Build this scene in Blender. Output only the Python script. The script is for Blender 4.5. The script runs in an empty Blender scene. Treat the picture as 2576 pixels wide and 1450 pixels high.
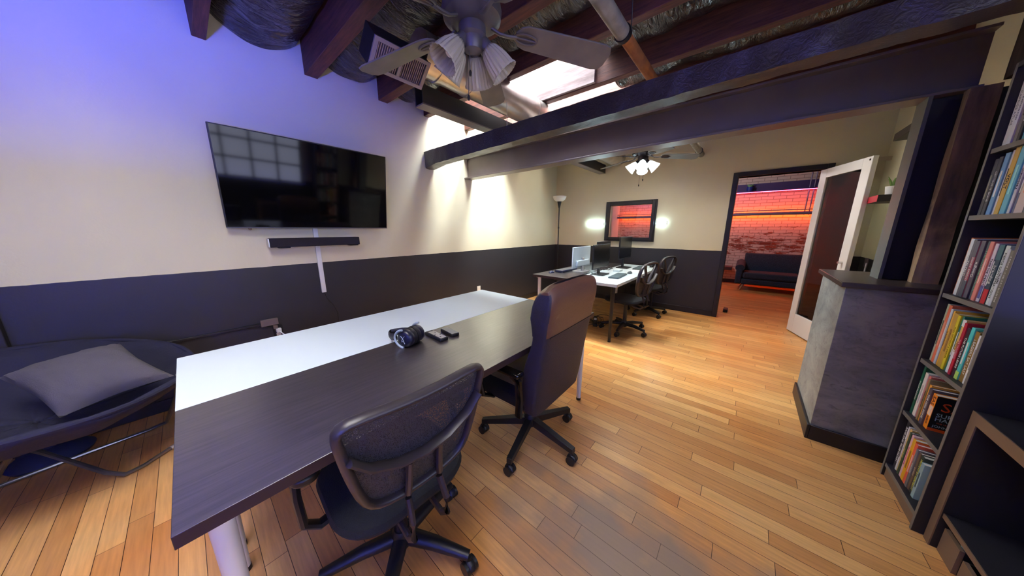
import bpy, bmesh, math, random
from math import sin, cos, pi, radians, sqrt
from mathutils import Vector, Matrix, noise
random.seed(7)
SC = bpy.context.scene
COL = SC.collection

# ------------------------------------------------------------------ materials
def lin(c):
    c = c / 255.0
    return c / 12.92 if c <= .04045 else ((c + .055) / 1.055) ** 2.4
def rgb(r, g, b): return (lin(r), lin(g), lin(b), 1)
MATS = {}
def mat(name, col, rough=.5, metal=0, spec=.5, bump=0, bscale=60, bstretch=(1, 1, 1), var=0, vscale=8, emit=None, estr=0, alpha=1, trans=0, coat=0, sheen=0, sub=0):
    if name in MATS: return MATS[name]
    m = bpy.data.materials.new(name); m.use_nodes = True
    nt = m.node_tree; b = nt.nodes['Principled BSDF']
    b.inputs['Base Color'].default_value = col
    b.inputs['Roughness'].default_value = rough
    b.inputs['Metallic'].default_value = metal
    b.inputs['Specular IOR Level'].default_value = spec
    b.inputs['Alpha'].default_value = alpha
    b.inputs['Transmission Weight'].default_value = trans
    b.inputs['Coat Weight'].default_value = coat
    b.inputs['Sheen Weight'].default_value = sheen
    tc = nt.nodes.new('ShaderNodeTexCoord')
    if emit:
        b.inputs['Emission Color'].default_value = emit
        b.inputs['Emission Strength'].default_value = estr
    if var:
        mp = nt.nodes.new('ShaderNodeMapping'); mp.inputs['Scale'].default_value = bstretch
        n = nt.nodes.new('ShaderNodeTexNoise'); n.inputs['Scale'].default_value = vscale; n.inputs['Detail'].default_value = 6
        r = nt.nodes.new('ShaderNodeMapRange')
        r.inputs['From Min'].default_value = .3; r.inputs['From Max'].default_value = .7
        r.inputs['To Min'].default_value = 1 - var; r.inputs['To Max'].default_value = 1 + var
        mx = nt.nodes.new('ShaderNodeMix'); mx.data_type = 'RGBA'; mx.blend_type = 'MULTIPLY'; mx.inputs['Factor'].default_value = 1
        mx.inputs['A'].default_value = col
        nt.links.new(tc.outputs['Object'], mp.inputs[0]); nt.links.new(mp.outputs[0], n.inputs['Vector'])
        nt.links.new(n.outputs['Fac'], r.inputs['Value']); nt.links.new(r.outputs[0], mx.inputs['B'])
        nt.links.new(mx.outputs['Result'], b.inputs['Base Color'])
    if bump:
        mp = nt.nodes.new('ShaderNodeMapping'); mp.inputs['Scale'].default_value = bstretch
        n = nt.nodes.new('ShaderNodeTexNoise'); n.inputs['Scale'].default_value = bscale; n.inputs['Detail'].default_value = 4
        bp = nt.nodes.new('ShaderNodeBump'); bp.inputs['Strength'].default_value = bump; bp.inputs['Distance'].default_value = .01
        nt.links.new(tc.outputs['Object'], mp.inputs[0]); nt.links.new(mp.outputs[0], n.inputs['Vector'])
        nt.links.new(n.outputs['Fac'], bp.inputs['Height']); nt.links.new(bp.outputs[0], b.inputs['Normal'])
    MATS[name] = m
    return m
def nd(nt, t, **k):
    n = nt.nodes.new(t)
    for a, v in k.items():
        if a in n.inputs: n.inputs[a].default_value = v
        else: setattr(n, a, v)
    return n

CREAM = rgb(220, 214, 184); CHAR = rgb(42, 40, 43)
def wall_mat():
    m = bpy.data.materials.new('two_tone_wall_paint'); m.use_nodes = True; nt = m.node_tree; b = nt.nodes['Principled BSDF']
    g = nd(nt, 'ShaderNodeNewGeometry'); s = nd(nt, 'ShaderNodeSeparateXYZ'); nt.links.new(g.outputs['Position'], s.inputs[0])
    nz = nd(nt, 'ShaderNodeTexNoise', Scale=2.2, Detail=3.0); nt.links.new(g.outputs['Position'], nz.inputs['Vector'])
    edge = nd(nt, 'ShaderNodeTexNoise', Scale=9.0, Detail=3.0); nt.links.new(g.outputs['Position'], edge.inputs['Vector'])
    ml = nd(nt, 'ShaderNodeMath', operation='MULTIPLY_ADD'); ml.inputs[1].default_value = .008; nt.links.new(edge.outputs['Fac'], ml.inputs[0]); nt.links.new(s.outputs['Z'], ml.inputs[2])
    gt = nd(nt, 'ShaderNodeMath', operation='GREATER_THAN'); gt.inputs[1].default_value = 1.032; nt.links.new(ml.outputs[0], gt.inputs[0])
    mx = nd(nt, 'ShaderNodeMix', data_type='RGBA'); mx.inputs['A'].default_value = CHAR; mx.inputs['B'].default_value = CREAM
    nt.links.new(gt.outputs[0], mx.inputs['Factor'])
    r = nd(nt, 'ShaderNodeMapRange'); r.inputs['To Min'].default_value = .94; r.inputs['To Max'].default_value = 1.05; nt.links.new(nz.outputs['Fac'], r.inputs['Value'])
    mm = nd(nt, 'ShaderNodeMix', data_type='RGBA', blend_type='MULTIPLY'); mm.inputs['Factor'].default_value = 1
    nt.links.new(mx.outputs['Result'], mm.inputs['A']); nt.links.new(r.outputs[0], mm.inputs['B']); nt.links.new(mm.outputs['Result'], b.inputs['Base Color'])
    b.inputs['Roughness'].default_value = .48
    n2 = nd(nt, 'ShaderNodeTexNoise', Scale=70.0, Detail=2.0); nt.links.new(g.outputs['Position'], n2.inputs['Vector'])
    bp = nd(nt, 'ShaderNodeBump', Strength=.12, Distance=.004); nt.links.new(n2.outputs['Fac'], bp.inputs['Height']); nt.links.new(bp.outputs[0], b.inputs['Normal'])
    return m
def floor_mat():
    m = bpy.data.materials.new('maple_strip_floor'); m.use_nodes = True; nt = m.node_tree; b = nt.nodes['Principled BSDF']; L = nt.links.new
    tc = nd(nt, 'ShaderNodeNewGeometry'); 
    bk = nd(nt, 'ShaderNodeTexBrick', Scale=1.0); bk.offset = 0; bk.squash = 1
    bk.inputs['Mortar Size'].default_value = .0011; bk.inputs['Mortar Smooth'].default_value = .1; bk.inputs['Brick Width'].default_value = .83; bk.inputs['Row Height'].default_value = .076; bk.inputs['Bias'].default_value = 0
    bk.inputs['Color1'].default_value = rgb(220, 172, 108); bk.inputs['Color2'].default_value = rgb(190, 134, 78); bk.inputs['Mortar'].default_value = rgb(84, 50, 34)
    sp = nd(nt, 'ShaderNodeSeparateXYZ'); L(tc.outputs['Position'], sp.inputs[0])
    dv = nd(nt, 'ShaderNodeMath', operation='DIVIDE'); dv.inputs[1].default_value = .076; L(sp.outputs['Y'], dv.inputs[0])
    fl_ = nd(nt, 'ShaderNodeMath', operation='FLOOR'); L(dv.outputs[0], fl_.inputs[0])
    wn = nd(nt, 'ShaderNodeTexWhiteNoise', noise_dimensions='1D'); L(fl_.outputs[0], wn.inputs['W'])
    ax_ = nd(nt, 'ShaderNodeMath', operation='MULTIPLY_ADD'); ax_.inputs[1].default_value = 3.7; L(wn.outputs['Value'], ax_.inputs[0]); L(sp.outputs['X'], ax_.inputs[2])
    cx_ = nd(nt, 'ShaderNodeCombineXYZ'); L(ax_.outputs[0], cx_.inputs['X']); L(sp.outputs['Y'], cx_.inputs['Y'])
    L(cx_.outputs[0], bk.inputs['Vector'])
    mp = nd(nt, 'ShaderNodeMapping'); mp.inputs['Scale'].default_value = (3, 40, 1); L(tc.outputs['Position'], mp.inputs[0])
    gr = nd(nt, 'ShaderNodeTexNoise', Scale=2.0, Detail=6.0); L(mp.outputs[0], gr.inputs['Vector'])
    r = nd(nt, 'ShaderNodeMapRange'); r.inputs['From Min'].default_value = .3; r.inputs['From Max'].default_value = .7; r.inputs['To Min'].default_value = .86; r.inputs['To Max'].default_value = 1.12; L(gr.outputs['Fac'], r.inputs['Value'])
    m1 = nd(nt, 'ShaderNodeMix', data_type='RGBA', blend_type='MULTIPLY'); m1.inputs['Factor'].default_value = 1; L(bk.outputs['Color'], m1.inputs['A']); L(r.outputs[0], m1.inputs['B'])
    # worn grey patch in the walkway, orange saturated old varnish elsewhere
    big = nd(nt, 'ShaderNodeTexNoise', Scale=1.3, Detail=5.0); L(tc.outputs['Position'], big.inputs['Vector'])
    r2 = nd(nt, 'ShaderNodeMapRange'); r2.inputs['From Min'].default_value = .45; r2.inputs['From Max'].default_value = .7; L(big.outputs['Fac'], r2.inputs['Value'])
    m2 = nd(nt, 'ShaderNodeMix', data_type='RGBA', blend_type='MULTIPLY'); m2.inputs['B'].default_value = (1.0, .78, .56, 1); L(r2.outputs[0], m2.inputs['Factor']); L(m1.outputs['Result'], m2.inputs['A'])
    dist = nd(nt, 'ShaderNodeVectorMath', operation='SUBTRACT'); dist.inputs[1].default_value = (-.22, .98, 0); L(tc.outputs['Position'], dist.inputs[0])
    sc = nd(nt, 'ShaderNodeVectorMath', operation='MULTIPLY'); sc.inputs[1].default_value = (1.0, 1.6, 1); L(dist.outputs[0], sc.inputs[0])
    ln = nd(nt, 'ShaderNodeVectorMath', operation='LENGTH'); L(sc.outputs[0], ln.inputs[0])
    nn = nd(nt, 'ShaderNodeTexNoise', Scale=5.0, Detail=6.0); L(tc.outputs['Position'], nn.inputs['Vector'])
    ad = nd(nt, 'ShaderNodeMath', operation='MULTIPLY_ADD'); ad.inputs[1].default_value = 1.2; L(nn.outputs['Fac'], ad.inputs[0]); L(ln.outputs['Value'], ad.inputs[2])
    r3 = nd(nt, 'ShaderNodeMapRange'); r3.inputs['From Min'].default_value = 1.35; r3.inputs['From Max'].default_value = .75; r3.inputs['To Max'].default_value = .9; L(ad.outputs[0], r3.inputs['Value'])
    m3 = nd(nt, 'ShaderNodeMix', data_type='RGBA'); m3.inputs['B'].default_value = rgb(138, 122, 104); L(r3.outputs[0], m3.inputs['Factor']); L(m2.outputs['Result'], m3.inputs['A'])
    m4 = nd(nt, 'ShaderNodeMix', data_type='RGBA', blend_type='MULTIPLY'); L(m3.outputs['Result'], m4.inputs['A'])
    L(bk.outputs['Fac'], m4.inputs['Factor']); m4.inputs['B'].default_value = (.45, .38, .34, 1)
    L(m4.outputs['Result'], b.inputs['Base Color'])
    b.inputs['Roughness'].default_value = .3
    rr = nd(nt, 'ShaderNodeMapRange'); rr.inputs['To Min'].default_value = .24; rr.inputs['To Max'].default_value = .42; L(nn.outputs['Fac'], rr.inputs['Value']); L(rr.outputs[0], b.inputs['Roughness'])
    bp = nd(nt, 'ShaderNodeBump', Strength=.25, Distance=.002); bp.invert = True; L(bk.outputs['Fac'], bp.inputs['Height']); L(bp.outputs[0], b.inputs['Normal'])
    return m
def brick_mat():
    m = bpy.data.materials.new('whitewashed_brick'); m.use_nodes = True; nt = m.node_tree; b = nt.nodes['Principled BSDF']; L = nt.links.new
    g = nd(nt, 'ShaderNodeNewGeometry'); mp = nd(nt, 'ShaderNodeMapping'); mp.inputs['Rotation'].default_value = (radians(90), 0, 0); L(g.outputs['Position'], mp.inputs[0])
    bk = nd(nt, 'ShaderNodeTexBrick', Scale=1.0); bk.inputs['Brick Width'].default_value = .215; bk.inputs['Row Height'].default_value = .07; bk.inputs['Mortar Size'].default_value = .006
    bk.inputs['Color1'].default_value = rgb(158, 70, 50); bk.inputs['Color2'].default_value = rgb(120, 52, 42); bk.inputs['Mortar'].default_value = rgb(180, 165, 160); L(mp.outputs[0], bk.inputs['Vector'])
    n = nd(nt, 'ShaderNodeTexNoise', Scale=6.0, Detail=8.0, Roughness=.7); mp2 = nd(nt, 'ShaderNodeMapping'); mp2.inputs['Scale'].default_value = (.6, 1, 2.2); L(g.outputs['Position'], mp2.inputs[0]); L(mp2.outputs[0], n.inputs['Vector'])
    s = nd(nt, 'ShaderNodeSeparateXYZ'); L(g.outputs['Position'], s.inputs[0])
    d = nd(nt, 'ShaderNodeMath', operation='SUBTRACT'); d.inputs[1].default_value = .98; L(s.outputs['Z'], d.inputs[0])
    ab = nd(nt, 'ShaderNodeMath', operation='ABSOLUTE'); L(d.outputs[0], ab.inputs[0])
    ma = nd(nt, 'ShaderNodeMath', operation='MULTIPLY_ADD'); ma.inputs[1].default_value = -.32; L(ab.outputs[0], ma.inputs[0]); L(n.outputs['Fac'], ma.inputs[2])
    r = nd(nt, 'ShaderNodeMapRange'); r.inputs['From Min'].default_value = .44; r.inputs['From Max'].default_value = .5; L(ma.outputs[0], r.inputs['Value'])
    mx = nd(nt, 'ShaderNodeMix', data_type='RGBA'); mx.inputs['A'].default_value = rgb(214, 198, 196); L(r.outputs[0], mx.inputs['Factor']); L(bk.outputs['Color'], mx.inputs['B'])
    ml = nd(nt, 'ShaderNodeMix', data_type='RGBA', blend_type='MULTIPLY'); ml.inputs['B'].default_value = (.55, .5, .5, 1)
    L(mx.outputs['Result'], ml.inputs['A']); L(bk.outputs['Fac'], ml.inputs['Factor']); L(ml.outputs['Result'], b.inputs['Base Color'])
    b.inputs['Roughness'].default_value = .8
    bp = nd(nt, 'ShaderNodeBump', Strength=.6, Distance=.01); bp.invert = True; L(bk.outputs['Fac'], bp.inputs['Height']); L(bp.outputs[0], b.inputs['Normal'])
    return m
def wood_mat(name, c1, c2, stretch, rough=.7, scale=3.0, bump=.5):
    m = bpy.data.materials.new(name); m.use_nodes = True; nt = m.node_tree; b = nt.nodes['Principled BSDF']; L = nt.links.new
    g = nd(nt, 'ShaderNodeTexCoord'); mp = nd(nt, 'ShaderNodeMapping'); mp.inputs['Scale'].default_value = stretch; L(g.outputs['Object'], mp.inputs[0])
    n = nd(nt, 'ShaderNodeTexNoise', Scale=scale, Detail=8.0, Roughness=.65); L(mp.outputs[0], n.inputs['Vector'])
    cr = nd(nt, 'ShaderNodeValToRGB'); cr.color_ramp.elements[0].position = .35; cr.color_ramp.elements[1].position = .68
    cr.color_ramp.elements[0].color = c1; cr.color_ramp.elements[1].color = c2
    L(n.outputs['Fac'], cr.inputs[0]); L(cr.outputs[0], b.inputs['Base Color']); b.inputs['Roughness'].default_value = rough
    bp = nd(nt, 'ShaderNodeBump', Strength=bump, Distance=.006); L(n.outputs['Fac'], bp.inputs['Height']); L(bp.outputs[0], b.inputs['Normal'])
    return m
def aged_post_mat():
    m = wood_mat('aged_post_timber', rgb(72, 60, 54), rgb(132, 104, 84), (9, 9, 1.2), .8, 2.2, .9); nt = m.node_tree; b = nt.nodes['Principled BSDF']; L = nt.links.new
    src = b.inputs['Base Color'].links[0].from_socket
    g = nd(nt, 'ShaderNodeNewGeometry'); s = nd(nt, 'ShaderNodeSeparateXYZ'); L(g.outputs['Position'], s.inputs[0])
    n = nd(nt, 'ShaderNodeTexNoise', Scale=9.0, Detail=6.0); L(g.outputs['Position'], n.inputs['Vector'])
    a = nd(nt, 'ShaderNodeMath', operation='MULTIPLY_ADD'); a.inputs[1].default_value = .7; L(n.outputs['Fac'], a.inputs[0]); L(s.outputs['Z'], a.inputs[2])
    r = nd(nt, 'ShaderNodeMapRange'); r.inputs['From Min'].default_value = 1.75; r.inputs['From Max'].default_value = 1.5; L(a.outputs[0], r.inputs['Value'])
    mx = nd(nt, 'ShaderNodeMix', data_type='RGBA', blend_type='ADD'); mx.inputs['B'].default_value = (.30, .20, .10, 1); L(r.outputs[0], mx.inputs['Factor']); L(src, mx.inputs['A']); L(mx.outputs['Result'], b.inputs['Base Color'])
    return m
def concrete_mat():
    m = bpy.data.materials.new('mottled_concrete_panel'); m.use_nodes = True; nt = m.node_tree; b = nt.nodes['Principled BSDF']; L = nt.links.new
    g = nd(nt, 'ShaderNodeNewGeometry'); mp = nd(nt, 'ShaderNodeMapping'); mp.inputs['Scale'].default_value = (1, 1, 1.8); L(g.outputs['Position'], mp.inputs[0])
    n = nd(nt, 'ShaderNodeTexNoise', Scale=3.2, Detail=9.0, Roughness=.68, Distortion=.8); L(mp.outputs[0], n.inputs['Vector'])
    cr = nd(nt, 'ShaderNodeValToRGB'); e = cr.color_ramp.elements; e[0].position = .3; e[1].position = .72
    e[0].color = rgb(92, 98, 100); e[1].color = rgb(152, 156, 152); x = e.new(.5); x.color = rgb(126, 131, 131)
    L(n.outputs['Fac'], cr.inputs[0])
    n2 = nd(nt, 'ShaderNodeTexNoise', Scale=14.0, Detail=8.0, Roughness=.7, Distortion=1.5); L(mp.outputs[0], n2.inputs['Vector'])
    r = nd(nt, 'ShaderNodeMapRange'); r.inputs['From Min'].default_value = .33; r.inputs['From Max'].default_value = .46; r.inputs['To Min'].default_value = .62; L(n2.outputs['Fac'], r.inputs['Value'])
    mx = nd(nt, 'ShaderNodeMix', data_type='RGBA', blend_type='MULTIPLY'); mx.inputs['Factor'].default_value = 1; L(cr.outputs[0], mx.inputs['A']); L(r.outputs[0], mx.inputs['B'])
    L(mx.outputs['Result'], b.inputs['Base Color']); b.inputs['Roughness'].default_value = .55
    return m
def plastic_mat(name, stretch=(3, 1, 1), scale=9.0, col=(.018, .016, .017, 1), rough=.22, strength=.9):
    m = bpy.data.materials.new(name); m.use_nodes = True; nt = m.node_tree; b = nt.nodes['Principled BSDF']; L = nt.links.new
    b.inputs['Base Color'].default_value = col; b.inputs['Roughness'].default_value = rough; b.inputs['Specular IOR Level'].default_value = .8
    g = nd(nt, 'ShaderNodeNewGeometry'); mp = nd(nt, 'ShaderNodeMapping'); mp.inputs['Scale'].default_value = stretch; mp.inputs['Rotation'].default_value = (0, 0, .35); L(g.outputs['Position'], mp.inputs[0])
    n = nd(nt, 'ShaderNodeTexNoise', Scale=scale, Detail=3.0, Distortion=1.6); L(mp.outputs[0], n.inputs['Vector'])
    bp = nd(nt, 'ShaderNodeBump', Strength=strength, Distance=.05); L(n.outputs['Fac'], bp.inputs['Height']); L(bp.outputs[0], b.inputs['Normal'])
    return m
def glass_mat(name, tint=(1, 1, 1, 1), refl=.12):
    m = bpy.data.materials.new(name); m.use_nodes = True; nt = m.node_tree; L = nt.links.new
    nt.nodes.remove(nt.nodes['Principled BSDF']); out = [n for n in nt.nodes if n.type == 'OUTPUT_MATERIAL'][0]
    t = nd(nt, 'ShaderNodeBsdfTransparent', Color=tint); g = nd(nt, 'ShaderNodeBsdfGlossy', Roughness=.02)
    fr = nd(nt, 'ShaderNodeFresnel', IOR=1.5); a = nd(nt, 'ShaderNodeMath', operation='ADD'); a.inputs[1].default_value = refl; a.use_clamp = True; L(fr.outputs[0], a.inputs[0])
    mx = nd(nt, 'ShaderNodeMixShader'); L(a.outputs[0], mx.inputs[0]); L(t.outputs[0], mx.inputs[1]); L(g.outputs[0], mx.inputs[2]); L(mx.outputs[0], out.inputs[0])
    return m
def mesh_fabric():
    m = bpy.data.materials.new('black_chair_mesh'); m.use_nodes = True; nt = m.node_tree; b = nt.nodes['Principled BSDF']; L = nt.links.new
    b.inputs['Base Color'].default_value = (.03, .028, .035, 1); b.inputs['Roughness'].default_value = .6
    g = nd(nt, 'ShaderNodeTexCoord'); ck = nd(nt, 'ShaderNodeTexVoronoi', Scale=300.0); L(g.outputs['Object'], ck.inputs['Vector'])
    gt = nd(nt, 'ShaderNodeMath', operation='GREATER_THAN'); gt.inputs[1].default_value = .36; L(ck.outputs['Distance'], gt.inputs[0])
    mr = nd(nt, 'ShaderNodeMapRange'); mr.inputs['To Min'].default_value = .55; mr.inputs['To Max'].default_value = 1; L(gt.outputs[0], mr.inputs['Value']); L(mr.outputs[0], b.inputs['Alpha'])
    return m
def lens(name, tint, strength):
    return mat(name, (.8, .8, .8, 1), .5, emit=tint, estr=strength)

M = dict(
    wall=wall_mat(), floor=floor_mat(), brick=brick_mat(), concrete=concrete_mat(),
    joist=wood_mat('old_red_brown_timber', rgb(62, 32, 30), rgb(112, 64, 50), (1.2, 14, 14)),
    deck=wood_mat('dark_roof_boards', rgb(30, 22, 20), rgb(60, 44, 36), (1, 8, 1)),
    paleboard=wood_mat('pale_painted_plank', rgb(205, 196, 196), rgb(235, 225, 222), (1, 8, 8), .6, 3, .2),
    plank=wood_mat('knotty_pale_plank', rgb(120, 104, 104), rgb(165, 152, 152), (1, 8, 8), .7, 3, .2),
    timber=aged_post_mat(),
    timberdark=wood_mat('dark_post_timber', rgb(34, 28, 28), rgb(78, 62, 54), (9, 9, 1.2), .8, 2.2, .9),
    sheet=plastic_mat('black_plastic_sheeting', (5, 1, 1), 3.2, (.035, .03, .03, 1), .2, .7), wrap=plastic_mat('black_wrap_film', (2, 7, 2), 14.0, (.035, .026, .028, 1), .38, .14),
    steel=mat('dark_painted_steel', rgb(108, 96, 92), .4, bump=.05, var=.12, vscale=3),
    black=mat('black_paint', rgb(24, 22, 26), .45), blackp=mat('black_plastic', rgb(22, 22, 26), .42),
    blackg=mat('gloss_black', rgb(10, 10, 12), .12), duct=mat('galvanised_duct', (.62, .58, .54, 1), .34, metal=.95, bump=.15, bscale=12, var=.12, vscale=9),
    white=mat('white_laminate', rgb(208, 222, 228), .38), whitep=mat('white_paint', rgb(228, 232, 236), .4), whiteleg=mat('white_metal_leg', rgb(226, 226, 230), .3),
    blackbrown=wood_mat('black_brown_laminate', rgb(40, 34, 38), rgb(62, 55, 58), (22, 1.2, 1), .42, 4, .06),
    _dummy=None,
    darkedge=mat('dark_edge_banding', rgb(44, 28, 32), .5),
    screen=mat('glossy_dark_screen', rgb(6, 6, 9), .06, spec=.5), matte=mat('monitor_panel', rgb(22, 24, 28), .22, spec=.6),
    frabric=mat('navy_black_fabric', rgb(30, 31, 44), .9, bump=.3, bscale=260, sheen=.3), leather=mat('dark_brown_leather', rgb(96, 64, 50), .42, bump=.12, bscale=90),
    navyleather=mat('navy_black_leather', rgb(30, 26, 44), .55, bump=.2, bscale=160), seat=mat('black_seat_fabric', rgb(16, 17, 21), .95, bump=.4, bscale=300),
    tan=mat('worn_tan_leather', rgb(150, 132, 112), .5, var=.15), meshf=mesh_fabric(),
    frame=mat('charcoal_chair_frame', rgb(44, 38, 42), .38), metal=mat('grey_tube_metal', (.32, .32, .33, 1), .28, metal=.9), silver=mat('silver_metal', (.7, .7, .72, 1), .3, metal=.9),
    pillow=mat('grey_pillow_cloth', rgb(88, 84, 88), .95, bump=.35, bscale=220, var=.08, vscale=4),
    papasan=mat('navy_suede_cover', rgb(34, 34, 54), .85, bump=.2, bscale=90, var=.15, vscale=5),
    shelf=mat('black_shelf_board', rgb(34, 33, 40), .5, var=.08), litedge=mat('lit_shelf_edge', rgb(112, 108, 102), .5), brownbox=mat('brown_wood_and_lit_edge', rgb(122, 98, 78), .55),
    fan=mat('grey_fan_metal', rgb(92, 88, 90), .4, metal=.3, var=.12), fanblade=mat('dusty_grey_blade', rgb(104, 98, 92), .55, var=.15, vscale=10),
    frost=mat('frosted_glass_shade', rgb(235, 240, 240), .35, emit=(.82, .97, 1, 1), estr=.9), 
    lampbowl=mat('white_lamp_bowl', rgb(232, 232, 226), .4),
    glass=glass_mat('clear_glass', (.86, .9, .88, 1), .03), glass2=glass_mat('window_glass', (.85, .88, .88, 1), .04),
    rust=mat('orange_rust_pipe', rgb(150, 92, 48), .7, var=.3, vscale=14), pipe=mat('wrapped_grey_pipe', rgb(132, 128, 120), .45, var=.25, vscale=14, bump=.3, bscale=30),
    red=mat('red_light_on_shelf', rgb(170, 30, 50), .5), green=mat('leaf_green', rgb(96, 130, 60), .6, var=.2), succ=mat('succulent_green', rgb(130, 190, 140), .6), bluepot=mat('blue_pot', rgb(34, 50, 150), .4),
    sofa=mat('navy_teal_tweed', rgb(34, 52, 74), .95, bump=.5, bscale=140, var=.35, vscale=60), lightwood=mat('light_wood_leg', rgb(170, 130, 96), .5),
    purple=mat('painted_purple_band', rgb(74, 58, 120), .6), conduit=mat('grey_conduit', rgb(128, 124, 160), .4, metal=.4),
    plate=mat('outlet_plate', rgb(226, 220, 208), .4), paper=mat('white_paper', rgb(245, 248, 248), .7), kbd=mat('keyboard_grey', rgb(58, 70, 74), .5), keycap=mat('keycaps', rgb(88, 104, 108), .5),
    teal=mat('pale_teal_cloth', rgb(130, 190, 200), .7), bluegrey=mat('blue_grey_plastic', rgb(40, 48, 88), .5),
)
del M['_dummy']
_b = M['blackbrown'].node_tree.nodes['Principled BSDF']; _b.inputs['Coat Weight'].default_value = 1; _b.inputs['Coat Roughness'].default_value = .24; _b.inputs['Coat IOR'].default_value = 1.7
def rib_glass():
    m = bpy.data.materials.new('ribbed_glass_shade'); m.use_nodes = True; nt = m.node_tree; b = nt.nodes['Principled BSDF']; L = nt.links.new
    b.inputs['Base Color'].default_value = rgb(238, 232, 214); b.inputs['Roughness'].default_value = .2; b.inputs['Transmission Weight'].default_value = .45; b.inputs['Alpha'].default_value = .8
    return m
M['rib'] = rib_glass()

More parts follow.
